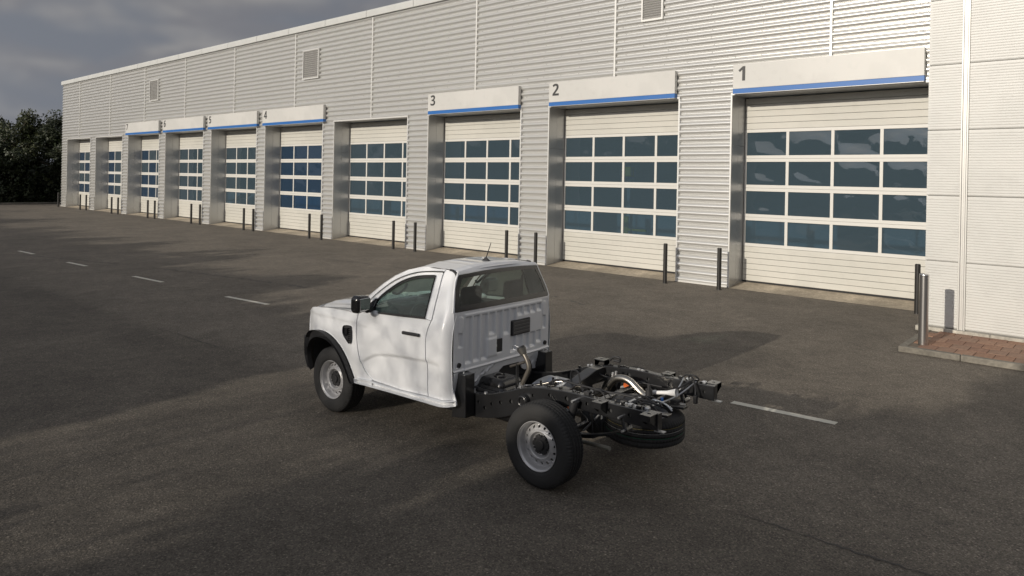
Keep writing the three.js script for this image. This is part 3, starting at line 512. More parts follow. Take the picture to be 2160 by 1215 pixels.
  part(mir, 'arm_foot', (() => { const g = new THREE.SphereGeometry(0.07, 16, 10); g.scale(1, 0.55, 0.5); const p = P3(2.36, s * 0.90, 1.275); g.translate(p.x, p.y, p.z); return g; })(), T.paint);
  part(mir, 'side_repeater', (() => { const g = new RoundedBoxGeometry(0.05, 0.016, 0.012, 2, 0.005); g.translate(mc.x - 0.01, mc.y - 0.07, mc.z + s * 0.128); return g; })(), T.lamp);
  void which;
}
// roof, bonnet, windscreen, nose as grids over (u, v)
function grid(nu, nv, f) { const pos = [], idx = [], uv = []; for (let j = 0; j <= nv; j++) for (let i = 0; i <= nu; i++) { const p = f(i / nu, j / nv); pos.push(p.x, p.y, p.z); uv.push(i / nu, j / nv); } for (let j = 0; j < nv; j++) for (let i = 0; i < nu; i++) { const a = j * (nu + 1) + i; idx.push(a, a + 1, a + nu + 1, a + 1, a + nu + 2, a + nu + 1); } return raw(pos, idx, uv); }
const roofEdgeU = rail1([-0.66, -0.3, 0, 0.3, 0.66], [1.93, 2.03, 2.06, 2.03, 1.93]);
const roofRearU = rail1([-0.66, -0.3, 0, 0.3, 0.66], [1.325, 1.29, 1.28, 1.29, 1.325]);
const roofW = (u, v) => 1.835 + 0.055 * (1 - (Math.abs(v) / 0.66) ** 2.4) - 0.10 * smooth(1.80, 2.06, u) ** 1.6 * (1 - 0.25 * Math.abs(v)) - 0.035 * smooth(1.42, 1.28, u) ** 1.5 + 0.006 * smooth(0.012, 0.0, Math.abs(Math.abs(v) - 0.40));
part(truck, 'roof', grid(36, 48, (a, b) => { const v = lerp(-0.645, 0.645, b), u = lerp(roofRearU(v), roofEdgeU(v), a); return P3(u, v, roofW(u, v)); }), T.paint);
for (const s of [1, -1]) { part(truck, 'roof_channel', tube([P3(1.90, s * 0.648, 1.818), P3(1.7, s * 0.652, 1.839), P3(1.5, s * 0.652, 1.841), P3(1.40, s * 0.652, 1.837)], 0.007, 30, 8), T.plastic); part(truck, 'roof_channel_end', tube([P3(1.42, s * 0.653, 1.838), P3(1.37, s * 0.655, 1.832), P3(1.315, s * 0.664, 1.80), P3(1.290, s * 0.675, 1.760)], 0.015, 24, 8), T.plastic); }
const cowlU = rail1([-0.72, -0.36, 0, 0.36, 0.72], [2.66, 2.79, 2.83, 2.79, 2.66]);
const screen = (a, b, ins) => { const k = lerp(-1, 1, b), v0 = 0.735 * k, v1 = 0.615 * k; const u0 = cowlU(v0), u1 = roofEdgeU(v1) + 0.005, w0 = 1.285 + 0.02 * (1 - k * k), w1 = roofW(roofEdgeU(v1), v1) - 0.004; const t = a; return P3(lerp(u0, u1, t) + 0.05 * Math.sin(Math.PI * t) * 0.6, lerp(v0, v1, t), lerp(w0, w1, t) + 0.05 * Math.sin(Math.PI * t) * 0.6 - (ins || 0)); };
part(truck, 'windscreen', grid(14, 20, (a, b) => screen(a, b)), T.glass);
{ const bonnetW = (u, v) => { const a = Math.abs(v); return lerp(1.262, 1.190, smooth(2.75, 3.75, u)) + 0.018 * (1 - (a / 0.8) ** 2) + 0.034 * smooth(0.56, 0.44, a) * smooth(3.80, 3.45, u) - 0.012 * smooth(0.66, 0.76, a); };
  const noseU = (v) => 3.88 - 0.26 * (Math.abs(v) / 0.83) ** 2.2;
  part(truck, 'bonnet', grid(30, 50, (a, b) => { const v = lerp(-0.775, 0.775, b), u = lerp(cowlU(v) + 0.05, noseU(v) - 0.05, a); const edge = a > 0.93 ? 0.05 * ((a - 0.93) / 0.07) ** 2 : 0; return P3(u, v, bonnetW(u, v) - edge); }), T.paint);
  for (const s of [1, -1]) part(truck, 'wing_top', grid(24, 6, (a, b) => { const u = lerp(2.66, 3.60, a), v0 = 0.779, v1 = flank(u, 1.24 - 0.05 * smooth(2.9, 3.6, u)), v = lerp(v0, v1, b); return P3(u, s * v, lerp(bonnetW(u, 0.775) - 0.004, [1.24, 1.243, 1.235, 1.213, 1.185][Math.min(4, Math.round(a * 4))], 0) * (1 - b) + b * rail1([2.66, 2.9, 3.2, 3.45, 3.6], [1.239, 1.246, 1.236, 1.214, 1.186])(u)); }), T.paint);
  part(truck, 'cowl', grid(4, 24, (a, b) => { const v = lerp(-0.74, 0.74, b), u = lerp(cowlU(v) - 0.02, cowlU(v) + 0.06, a); return P3(u, v, 1.262 + 0.02 * (1 - a) + 0.012 * (1 - (v / 0.74) ** 2)); }), T.plastic);
  part(truck, 'nose', grid(12, 40, (a, b) => { const v = lerp(-0.86, 0.86, b); return P3(noseU(v) - 0.02 - 0.03 * Math.cos(Math.PI * a) * 0.5 + (a > 0.85 ? 0.02 : 0), v, lerp(0.82, 1.165, a)); }), T.paint);
  part(truck, 'grille', grid(6, 30, (a, b) => { const v = lerp(-0.55, 0.55, b); return P3(noseU(v) + 0.012, v, lerp(0.86, 1.12, a)); }), T.plastic);
  for (const s of [1, -1]) part(truck, 'headlight', grid(6, 8, (a, b) => { const v = lerp(0.56, 0.80, b); return P3(noseU(v) + 0.012, s * v, lerp(0.92, 1.12, a)); }), T.lamp);
  part(truck, 'bumper', grid(10, 40, (a, b) => { const v = lerp(-0.885, 0.885, b); return P3(noseU(v) + 0.03 + 0.05 * Math.sin(Math.PI * a), v, lerp(0.40, 0.83, a)); }), T.plastic);
}
part(truck, 'radio_aerial', merge([(() => { const g = new THREE.ConeGeometry(0.055, 0.06, 20); g.scale(1.6, 1, 0.6); const p = P3(1.47, 0.03, 1.905); g.translate(p.x, p.y, p.z); return g; })(), rod(P3(1.47, 0.03, 1.92), P3(1.40, 0.03, 2.10), 0.0065, 8, 0.004)]), T.plastic);

// cab back: pressed panel, height field over (v, w)
const chan = []; for (let k = 0; k < 11; k++) { const vc = 0.600 - k * 0.1205; let runs = [[0.865, 1.365]]; if (k === 2) runs = [[0.865, 1.365]]; if (k === 3) runs = [[1.12, 1.365]]; if (k === 5) runs = [[1.085, 1.365]]; if (k === 4) runs = [[0.90, 1.365]]; if (k === 6) runs = [[0.865, 1.365]]; if (k >= 7 && k <= 9) runs = [[0.865, 1.045], [1.265, 1.365]]; if (k === 10) runs = [[0.90, 1.045], [1.27, 1.365]]; chan.push([vc, runs]); }
function backU(v, w) {
  let u = rearU(w) - 0.016 * (1 - (v / 0.82) ** 2);
  const k = Math.round((0.600 - v) / 0.1205); if (k >= 0 && k < 11) { const [vc, runs] = chan[k]; for (const [a, b] of runs) u += 0.022 * smooth(0.050, 0.034, Math.abs(v - vc)) * smooth(a - 0.004, a + 0.035, w) * smooth(b + 0.004, b - 0.012, w); }
  // end pills and their short channels
  for (const s of [1, -1]) { const dv = v - s * 0.715; u -= 0.005 * smooth(0.036, 0.030, Math.hypot(dv, Math.max(0, Math.abs(w - 1.29) - 0.055))); u += 0.016 * smooth(0.032, 0.02, Math.abs(dv)) * smooth(1.045, 1.075, w) * smooth(1.205, 1.195, w); }
  // raised field: step at the top, bead at the seam
  u -= 0.008 * smooth(0.665, 0.655, Math.abs(v)) * smooth(1.402, 1.392, w) ;
  u -= 0.014 * Math.exp(-(((w - 0.812) / 0.010) ** 2));
  u -= 0.010 * smooth(0.10, 0.08, Math.abs(v - 0.235)) * smooth(0.87, 0.90, w) * smooth(1.10, 1.07, w); // plain pad beside the hatch
  return u;
}
part(truck, 'back_panel', grid(150, 80, (a, b) => { const v = lerp(0.815, -0.815, a), w = lerp(0.800, 1.432, b); return P3(backU(v, w), v, w); }), T.paint);
// lower back panel with the tunnel cut-out
{ const lowU = (v, w) => { let u = 1.185 + 0.05 * smooth(0.80, 0.50, w); const a = Math.abs(v - 0.48); u -= 0.02 * smooth(0.02, 0.0, Math.abs((w - 0.56) - 0.55 * (0.62 - v) * (v > 0.1 ? 1 : 0) - 0.0)) * (v < 0.62 && v > 0.1 ? 1 : 0); u += 0.014 * smooth(0.09, 0.07, Math.hypot(v - 0.42, (w - 0.71) * 1.5)) + 0.014 * smooth(0.09, 0.07, Math.hypot(v + 0.45, (w - 0.70) * 1.5)); u += 0.012 * smooth(0.03, 0.015, Math.abs(v + 0.62 - (w - 0.65) * 0.8)); u += 0.01 * smooth(0.016, 0.008, Math.abs(v - 0.72)) * smooth(0.62, 0.66, w); void a; return u; };
  part(truck, 'lower_back_panel', skin([[0.80, 0.798], [0.80, 0.52], [0.62, 0.555], [0.40, 0.585], [0.20, 0.60], [0.12, 0.625], [0.07, 0.70], [0.02, 0.735], [-0.25, 0.73], [-0.31, 0.70], [-0.34, 0.64], [-0.40, 0.61], [-0.62, 0.585], [-0.80, 0.52], [-0.80, 0.798]], (v, w) => P3(lowU(v, w), v, w), 0.03, 0.02, -1), T.paint);
  part(truck, 'firewall', bx(-1.55, -1.30, 0.45, 0.82, -0.78, 0.78), T.inner);
}
// back window with black border
{ const quad = [[0.795, 1.445], [0.785, 1.50], [0.735, 1.66], [0.672, 1.785], [0.655, 1.80], [0.3, 1.818], [0, 1.822], [-0.3, 1.818], [-0.655, 1.80], [-0.672, 1.785], [-0.735, 1.66], [-0.785, 1.50], [-0.795, 1.445], [-0.78, 1.43], [0.78, 1.43]];
  const rw = (off) => (v, w) => P3(rearU(w) - 0.016 * (1 - (v / 0.82) ** 2) + off, v, w);
  const inn = [[0.745, 1.475], [0.69, 1.65], [0.625, 1.765], [0.3, 1.78], [0, 1.784], [-0.3, 1.78], [-0.625, 1.765], [-0.69, 1.65], [-0.745, 1.475]];
  part(truck, 'back_window', skin(inn, rw(0.0), 0.06, 0, -1), T.privacy);
  // border ring in two halves
  const q = (a) => a; void q;
  part(truck, 'window_border', skin([[0.78, 1.43], [0.795, 1.445], [0.785, 1.50], [0.735, 1.66], [0.672, 1.785], [0.655, 1.80], [0.3, 1.818], [0, 1.822], [0, 1.780], [0.3, 1.776], [0.622, 1.762], [0.687, 1.65], [0.735, 1.49], [0, 1.49], [0, 1.43]], rw(-0.003), 0.05, 0.012, -1), T.gloss);
  part(truck, 'window_border', skin([[0, 1.43], [0, 1.49], [-0.735, 1.49], [-0.687, 1.65], [-0.622, 1.762], [-0.3, 1.776], [0, 1.780], [0, 1.822], [-0.3, 1.818], [-0.655, 1.80], [-0.672, 1.785], [-0.735, 1.66], [-0.785, 1.50], [-0.795, 1.445], [-0.78, 1.43]], rw(-0.003), 0.05, 0.012, -1), T.gloss);
  // painted header between glass and roof and posts beside the glass
  part(truck, 'roof_header', skin([[0.66, 1.803], [0.3, 1.821], [0, 1.825], [-0.3, 1.821], [-0.66, 1.803], [-0.66, 1.835], [-0.3, 1.872], [0, 1.878], [0.3, 1.872], [0.66, 1.835]], (v, w) => P3(rearU(Math.min(w, 1.82)) - 0.016 * (1 - (v / 0.82) ** 2) + 0.9 * Math.max(0, w - 1.82), v, w), 0.03, 0.015, -1), T.paint);
  for (const s of [1, -1]) part(truck, 'rear_post', skin([[s * 0.80, 1.43], [s * 0.79, 1.50], [s * 0.74, 1.66], [s * 0.676, 1.79], [s * 0.66, 1.805], [s * 0.64, 1.838], [s * 0.668, 1.83], [s * 0.72, 1.74], [s * 0.79, 1.56], [s * 0.825, 1.43]], (v, w) => P3(rearU(Math.min(w, 1.82)) - 0.016 * (1 - (v / 0.82) ** 2) + 0.9 * Math.max(0, w - 1.82) + 0.002, v, w), 0.04, 0.02, -1), T.paint);
}
{ // pressure vent with louvres, small hatch with label, two plugs
  const vent = sub(truck, 'cab_vent'), at = (v, w, d) => P3(rearU(w) - 0.016 - d, v, w);
  const c = at(-0.255, 1.14, 0.004); part(vent, 'frame', (() => { const g = new RoundedBoxGeometry(0.03, 0.175, 0.33, 3, 0.012); g.translate(c.x, c.y, c.z); return g; })(), T.plastic);
  for (let k = 0; k < 4; k++) part(vent, 'flap', (() => { const g = new RoundedBoxGeometry(0.008, 0.034, 0.295, 1, 0.003); g.rotateZ(-0.3); g.translate(c.x + 0.017, c.y - 0.055 + k * 0.037, c.z); return g; })(), std([0.16, 0.155, 0.15], 0.6));
  const h = sub(truck, 'hatch'); const hc = at(0.135, 0.985, 0.002);
  part(h, 'cover', (() => { const g = new RoundedBoxGeometry(0.012, 0.145, 0.15, 2, 0.005); g.translate(hc.x, hc.y, hc.z); return g; })(), T.plastic);
  part(h, 'label', (() => { const g = new THREE.BoxGeometry(0.002, 0.024, 0.026); g.translate(hc.x + 0.0075, hc.y + 0.004, hc.z + 0.035); return g; })(), T.label);
  for (const s of [1, -1]) part(truck, 'plug', (() => { const g = new THREE.CylinderGeometry(0.026, 0.026, 0.012, 18); g.rotateZ(Math.PI / 2); const p = at(s * 0.735, 0.875, -0.005); g.translate(p.x, p.y, p.z); return g; })(), T.plastic);
}
// cabin
{ const cabin = sub(truck, 'cabin');
  part(cabin, 'floor', bx(-2.7, -1.25, 0.50, 0.53, -0.78, 0.78), T.inner);
  part(cabin, 'dashboard', (() => { const g = new RoundedBoxGeometry(0.42, 0.42, 1.50, 4, 0.09); g.translate(-2.52, 1.06, 0); return g; })(), T.dash);
  part(cabin, 'instrument_hood', (() => { const g = new RoundedBoxGeometry(0.26, 0.10, 0.40, 4, 0.045); g.translate(-2.42, 1.275, 0.36); return g; })(), T.inner);
  part(cabin, 'centre_screen', (() => { const g = new RoundedBoxGeometry(0.03, 0.22, 0.18, 2, 0.01); g.rotateZ(-0.15); g.translate(-2.29, 1.20, 0.0); return g; })(), T.gloss);
  part(cabin, 'steering_wheel', (() => { const a = new THREE.TorusGeometry(0.185, 0.017, 12, 40); const b = new THREE.CylinderGeometry(0.06, 0.07, 0.05, 20); b.rotateX(Math.PI / 2); const c1 = new THREE.BoxGeometry(0.36, 0.035, 0.02), c2 = new THREE.BoxGeometry(0.035, 0.18, 0.02); c2.translate(0, -0.09, 0); const m = merge([a, b, c1, c2]); m.rotateY(Math.PI / 2); m.rotateZ(0.42); m.translate(-2.14, 1.16, 0.36); return m; })(), T.plastic);
  for (const s of [1, -1]) {
    part(cabin, 'seat_back', (() => { const g = new RoundedBoxGeometry(0.16, 0.66, 0.50, 5, 0.07); g.rotateZ(-0.2); g.translate(-1.44, 1.09, s * 0.36); return g; })(), T.seat);
    part(cabin, 'seat_base', (() => { const g = new RoundedBoxGeometry(0.50, 0.16, 0.52, 4, 0.06); g.translate(-1.72, 0.80, s * 0.36); return g; })(), T.seat);
    part(cabin, 'headrest', (() => { const g = new RoundedBoxGeometry(0.11, 0.21, 0.29, 5, 0.05); g.rotateZ(-0.1); g.translate(-1.385, 1.535, s * 0.36); return g; })(), T.seat);
    part(cabin, 'headrest_posts', merge([-0.07, 0.07].map((d) => rod(P3(1.40, s * 0.36 + d, 1.36), P3(1.385, s * 0.36 + d, 1.50), 0.006, 6))), T.zinc);
    part(cabin, 'seat_belt', (() => { const g = bx(-1.50, -1.497, 0.85, 1.66, s * 0.665 - 0.022, s * 0.665 + 0.022); return g; })(), T.seatLight);
    part(cabin, 'grab_handle', tube([P3(2.30, s * 0.70, 1.50), P3(2.25, s * 0.67, 1.49), P3(2.14, s * 0.66, 1.56), P3(2.08, s * 0.68, 1.62)], 0.016, 20, 8), T.plastic);
  }
  part(cabin, 'rear_lining', bx(-1.30, -1.27, 0.55, 1.40, -0.74, 0.74), T.inner);
  part(cabin, 'headliner', grid(8, 12, (a, b) => { const v = lerp(-0.60, 0.60, b), u = lerp(1.35, 1.95, a); return P3(u, v, roofW(u, v) - 0.05); }), T.seatLight);
  part(cabin, 'interior_mirror', (() => { const g = new RoundedBoxGeometry(0.03, 0.07, 0.24, 3, 0.014); g.translate(-2.0, 1.66, 0.03); return g; })(), T.plastic);
}

// ---------------------------------------------------------------- wheels
const wheelGeo = (() => {
  const prof = [[0.215, 0.085], [0.2255, 0.100], [0.236, 0.113], [0.252, 0.1215], [0.256, 0.1215], [0.259, 0.1235], [0.285, 0.1275], [0.288, 0.1265], [0.291, 0.1278], [0.315, 0.1275], [0.340, 0.1215], [0.344, 0.1195], [0.347, 0.1195], [0.362, 0.112], [0.3735, 0.104], [0.379, 0.097]];
  const tread = []; const groove = (c) => { tread.push([0.3855, c + 0.0085], [0.373, c + 0.006], [0.373, c - 0.006], [0.3855, c - 0.0085]); };
  tread.push([0.3835, 0.088]); groove(0.060); tread.push([0.3865, 0.040]); groove(0.021); tread.push([0.387, 0.0]); groove(-0.021); tread.push([0.3865, -0.040]); groove(-0.060); tread.push([0.3835, -0.088]);
  const full = [...prof, ...tread, ...prof.slice().reverse().map(([r, z]) => [r, -z])];
  const SEG = 360, g = new THREE.LatheGeometry(full.map(([r, z]) => new THREE.Vector2(r, z)), SEG), p = g.attributes.position, n = full.length;
  for (let s = 0; s <= SEG; s++) for (let i = 0; i < n; i++) { const k = s * n + i, [r, z] = full[i]; const ss = s % SEG; let d = 0; const az = Math.abs(z);
    if (r > 0.361 && az > 0.084 && ss % 5 === 0) d = 0.008; else if (r > 0.384 && az > 0.066 && (ss + 1) % 5 === 0) d = 0.005; else if (r > 0.384 && az < 0.055 && (ss + (z > 0 ? 1 : 3)) % 5 === 0) d = 0.005;
    if (d) { const x = p.getX(k), y = p.getZ(k), l = Math.hypot(x, y); p.setX(k, x * (l - d) / l); p.setZ(k, y * (l - d) / l); } }
  g.computeVertexNormals(); g.rotateX(Math.PI / 2);
  // y of the lathe became -z: outer side must look along +z
  g.rotateY(Math.PI);
  const lathe = (pts, seg = 64) => { const q = new THREE.LatheGeometry(pts.map(([r, z]) => new THREE.Vector2(r, z)), seg); q.rotateX(Math.PI / 2); q.rotateY(0); q.scale(1, 1, 1); const pp = q.attributes.position; void pp; return q; };
  const barrel = lathe([[0.190, -0.10], [0.215, -0.108], [0.215, -0.1], [0.190, -0.06], [0.190, 0.01], [0.193, 0.026], [0.199, 0.034], [0.203, 0.060], [0.2065, 0.088], [0.213, 0.097], [0.220, 0.101], [0.2265, 0.106], [0.228, 0.1105], [0.2245, 0.114], [0.2205, 0.1105]]);
  const sh = new THREE.Shape(); sh.absarc(0, 0, 0.196, 0, Math.PI * 2); const hole = new THREE.Path(); hole.absarc(0, 0, 0.134, 0, Math.PI * 2, true); sh.holes.push(hole);
  for (let k = 0; k < 16; k++) { const a = (k + 0.3) / 16 * Math.PI * 2, h = new THREE.Path(); h.absellipse(0.167 * Math.cos(a), 0.167 * Math.sin(a), 0.0135, 0.0155, 0, Math.PI * 2, true, a + Math.PI / 2); sh.holes.push(h); }
  const disc = new THREE.ExtrudeGeometry(sh, { depth: 0.004, bevelEnabled: true, bevelSize: 0.0018, bevelThickness: 0.0018, bevelSegments: 2, curveSegments: 64 });
  { const q = disc.attributes.position; for (let i = 0; i < q.count; i++) { const r = Math.hypot(q.getX(i), q.getY(i)); q.setZ(i, q.getZ(i) + 0.026 + 0.030 * smooth(0.197, 0.134, r)); } disc.computeVertexNormals(); }
  const centre = lathe([[0.134, 0.060], [0.128, 0.0655], [0.121, 0.066], [0.115, 0.062], [0.111, 0.050], [0.106, 0.034], [0.098, 0.027], [0.085, 0.025], [0.05, 0.025], [0.05, 0.0]]);
  const star = new THREE.Shape(); for (let k = 0; k <= 96; k++) { const a = k / 96 * Math.PI * 2, r = 0.076 + 0.011 * Math.tanh(3.0 * Math.cos(6 * a)); k ? star.lineTo(r * Math.cos(a), r * Math.sin(a)) : star.moveTo(r, 0); }
  const cap = merge([new THREE.ExtrudeGeometry(star, { depth: 0.018, bevelEnabled: true, bevelSize: 0.006, bevelThickness: 0.006, bevelSegments: 3, curveSegments: 12 }).translate(0, 0, 0.028), lathe([[0.048, 0.050], [0.048, 0.066], [0.043, 0.072], [0.036, 0.0735], [0.034, 0.070], [0.001, 0.071]], 40)]);
  const nut = new THREE.CylinderGeometry(0.012, 0.012, 0.034, 6).rotateX(Math.PI / 2); const nuts = merge([0, 1, 2, 3, 4, 5].map((k) => { const a = (k + 0.5) / 6 * Math.PI * 2; return moved(nut, 0.075 * Math.cos(a), 0.075 * Math.sin(a), 0.04); }));
  const drum = new THREE.CylinderGeometry(0.16, 0.165, 0.1, 40).rotateX(Math.PI / 2).translate(0, 0, -0.05);
  return { tyre: g, rim: merge([barrel, disc, centre]), cap, nuts, drum };
})();
function wheel(u, v, w, s, name, spare) {
  const g = sub(truck, name), p = P3(u, v, w); g.position.copy(p); if (spare) g.rotation.x = -Math.PI / 2; else { g.rotation.y = s > 0 ? 0 : Math.PI; g.rotation.z = 0; }
  part(g, 'tyre', wheelGeo.tyre, T.tyre); part(g, 'rim', wheelGeo.rim, T.steelRim);
  if (!spare) { part(g, 'hub_cap', wheelGeo.cap, T.plastic); part(g, 'wheel_nuts', wheelGeo.nuts, T.plastic); part(g, 'brake_drum', wheelGeo.drum, T.inner); }
  return g;
}
for (const [u, s] of [[0, 1], [0, -1], [3.115, 1], [3.115, -1]]) wheel(u, s * 0.815, 0.387, s, 'wheel');
{ const sp = wheel(-0.56, -0.05, 0.49, 1, 'spare_wheel', true);
  for (const [z, m, r] of [[-0.022, T.green, 0.3785], [0.062, T.yellowChalk, 0.3782], [0.0215, T.label, 0.3782]]) part(sp, 'factory_stripe', new THREE.TorusGeometry(r, 0.0013, 6, 120).translate(0, 0, z), m); }

// ---------------------------------------------------------------- ladder frame and running gear
{
  const topP = [[3.55, 0.52], [2.2, 0.50], [1.45, 0.53], [1.21, 0.555], [0.91, 0.60], [0.65, 0.68], [0.40, 0.768], [0.20, 0.808], [0.0, 0.828], [-0.2, 0.838], [-0.5, 0.832], [-1.05, 0.838]];
  const botP = [[-1.05, 0.705], [-0.5, 0.708], [-0.2, 0.71], [0.0, 0.70], [0.2, 0.655], [0.45, 0.535], [0.62, 0.45], [0.80, 0.39], [1.0, 0.348], [1.25, 0.332], [2.2, 0.33], [3.55, 0.36]];
  const shp = new THREE.Shape(); const pts = [...catmull(topP, 4), ...catmull(botP, 4)]; pts.forEach(([u, w], i) => (i ? shp.lineTo(-u, w) : shp.moveTo(-u, w))); shp.closePath();
  const holes = [[1.10, 0.40, 0.014], [1.02, 0.50, 0.016], [0.93, 0.46, 0.02], [0.84, 0.52, 0.016], [0.72, 0.56, 0.018], [0.58, 0.60, 0.022], [0.42, 0.66, 0.020], [0.30, 0.72, 0.016], [0.10, 0.765, 0.018], [-0.10, 0.775, 0.022], [-0.33, 0.775, 0.016], [-0.58, 0.77, 0.020], [-0.78, 0.775, 0.017], [-0.95, 0.77, 0.015]];
  for (const [u, w, r] of holes) { const h = new THREE.Path(); h.absarc(-u, w, r, 0, Math.PI * 2, true); shp.holes.push(h); }
  const railG = new THREE.ExtrudeGeometry(shp, { depth: 0.066, bevelEnabled: true, bevelSize: 0.006, bevelThickness: 0.007, bevelSegments: 2, curveSegments: 10 });
  for (const s of [1, -1]) {
    const rail = part(truck, 'frame_rail', railG.clone().translate(0, 0, s > 0 ? 0.532 : -0.598), T.frame);
    // inner core so that the holes look into a dark tube
    part(rail, 'rail_core', (() => { const c = new THREE.Shape(); inset(pts.map(([u, w]) => [-u, w]), 0.012).forEach(([x, y], i) => (i ? c.lineTo(x, y) : c.moveTo(x, y))); const g = new THREE.ExtrudeGeometry(c, { depth: 0.03, bevelEnabled: false }); g.translate(0, 0, s > 0 ? 0.550 : -0.580); return g; })(), T.inner);
    // cab stand
    const stand = part(truck, 'cab_stand', (() => { const q = new THREE.Shape(); [[-1.245, 0.79], [-1.085, 0.785], [-1.075, 0.36], [-1.26, 0.33], [-1.235, 0.60]].forEach(([x, y], i) => (i ? q.lineTo(x, y) : q.moveTo(x, y))); const g = new THREE.ExtrudeGeometry(q, { depth: 0.125, bevelEnabled: true, bevelSize: 0.008, bevelThickness: 0.008, bevelSegments: 2 }); g.translate(0, 0, s > 0 ? 0.615 : -0.74); return g; })(), T.frame);
    part(stand, 'stud', rod(P3(1.165, s * 0.68, 0.785), P3(1.165, s * 0.68, 0.805), 0.009, 8), T.zinc);
    part(truck, 'stand_foot', bx(-1.24, -1.09, 0.34, 0.50, s > 0 ? 0.606 : -0.64, s > 0 ? 0.64 : -0.606, 0.012), T.frame);
    // body-mount brackets: folded plates standing out from the rail
    for (const [u, w, o, d] of [[-0.995, 0.842, 0.72, 0.10], [-0.50, 0.842, 0.71, 0.10], [0.315, 0.845, 0.70, 0.13]]) {
      if (s > 0 && u > 0.2) continue;
      const b = sub(truck, 'mount_bracket');
      const plate = new THREE.Shape(); const hx = d / 2; plate.moveTo(-hx, 0); plate.lineTo(hx, 0); plate.lineTo(hx, o - 0.58); plate.lineTo(-hx, o - 0.58); plate.closePath(); const ho = new THREE.Path(); ho.absellipse(0, (o - 0.58) * 0.5, 0.02, 0.013, 0, Math.PI * 2, true); plate.holes.push(ho);
      const pg = new THREE.ExtrudeGeometry(plate, { depth: 0.006, bevelEnabled: true, bevelSize: 0.0015, bevelThickness: 0.0015, bevelSegments: 1, curveSegments: 14 }); pg.rotateX(-Math.PI / 2); if (s > 0) pg.rotateY(Math.PI); pg.translate(-u, w, s * 0.58);
      part(b, 'plate', pg, T.frame);
      for (const e of [-1, 1]) part(b, 'web', (() => { const q = new THREE.Shape(); q.moveTo(0.60, 0); q.lineTo(o, 0); q.lineTo(o, -0.04); q.lineTo(0.607, -0.11); q.closePath(); const g = new THREE.ExtrudeGeometry(q, { depth: 0.005, bevelEnabled: false }); g.rotateY(-Math.PI / 2); if (s < 0) g.scale(1, 1, -1); g.translate(-u + e * (hx - 0.004), w - 0.001, 0); return metric(g); })(), T.frame);
      part(b, 'lip', bx(-u - hx, -u + hx, w - 0.05, w - 0.001, s > 0 ? o - 0.004 : -o, s > 0 ? o : -o + 0.004), T.frame);
    }
    // tab under the rail end
    part(truck, 'tow_tab', (() => { const g = bx(1.02, 1.11, 0.690, 0.698, s > 0 ? 0.55 : -0.60, s > 0 ? 0.60 : -0.55); return g; })(), T.alu);
    // bolts along the rail top
    for (let k = 0; k < 5; k++) part(truck, 'rail_bolt', new THREE.CylinderGeometry(0.011, 0.012, 0.014, 8).translate(0.60 + k * 0.075, 0.850, s * (0.548 + 0.03 * (k % 2))), k % 2 ? T.zinc : T.frame);
    for (let k = 0; k < 4; k++) part(truck, 'clip_block', bx(0.66 + k * 0.085, 0.70 + k * 0.085, 0.842, 0.868, s * 0.565 - 0.022, s * 0.565 + 0.022, 0.006), k % 2 ? T.alu : T.gloss);
    // leaf spring, shackle, shock absorber
    const spring = sub(truck, 'leaf_spring');
    [[0.66, -0.73], [0.52, -0.60], [0.36, -0.42], [0.20, -0.24]].forEach(([a, b], k) => { const f = (u) => 0.455 + 0.10 * (u < 0 ? (u / 0.73) ** 2 * 1.75 : (u / 0.66) ** 2 * 0.65) - k * 0.012; const q = new THREE.Shape(); const N = 24; for (let i = 0; i <= N; i++) { const u = lerp(a, b, i / N); i ? q.lineTo(-u, f(u)) : q.moveTo(-u, f(u)); } for (let i = N; i >= 0; i--) { const u = lerp(a, b, i / N); q.lineTo(-u, f(u) - 0.010); } const g = new THREE.ExtrudeGeometry(q, { depth: 0.064, bevelEnabled: false }); g.translate(0, 0, s * 0.56 - 0.032); part(spring, 'leaf', g, T.frame); });
    part(spring, 'rear_eye', new THREE.CylinderGeometry(0.028, 0.028, 0.09, 18).rotateX(Math.PI / 2).translate(0.735, 0.632, s * 0.56), T.frame);
    part(spring, 'eye_bolt', rod(P3(-0.735, s * 0.50, 0.632), P3(-0.735, s * 0.655, 0.632), 0.011, 8), T.zinc);
    part(spring, 'shackle', merge([0.515, 0.60].map((q) => rod(P3(-0.735, s * q, 0.632), P3(-0.70, s * q, 0.745), 0.018, 8))), T.frame);
    part(spring, 'shackle_bolt', rod(P3(-0.70, s * 0.51, 0.745), P3(-0.70, s * 0.66, 0.745), 0.011, 8), T.zinc);
    for (const du of [-0.06, 0.06]) part(spring, 'u_bolt', tube([P3(du, s * 0.525, 0.33), P3(du, s * 0.525, 0.46), P3(du, s * 0.56, 0.478), P3(du, s * 0.595, 0.46), P3(du, s * 0.595, 0.33)], 0.008, 24, 6), T.frame);
    part(spring, 'spring_plate', bx(-0.09, 0.09, 0.325, 0.337, s * 0.56 - 0.07, s * 0.56 + 0.07, 0.004), T.frame);
    const shock = sub(truck, 'shock_absorber'), sa = P3(-0.235, s * 0.655, 0.80), sb = P3(-0.10, s * 0.66, 0.30), mid = sa.clone().lerp(sb, 0.55);
    part(shock, 'dust_tube', rod(sa, mid, 0.040, 16, 0.037), T.plastic); part(shock, 'damper_body', rod(mid, sb, 0.030, 16), T.frame);
    part(shock, 'top_bolt', rod(P3(-0.235, s * 0.60, 0.80), P3(-0.235, s * 0.71, 0.80), 0.012, 10), T.zinc);
    part(truck, 'bump_stop', new THREE.CylinderGeometry(0.03, 0.022, 0.07, 14).translate(0, 0.655, s * 0.48), T.plastic);
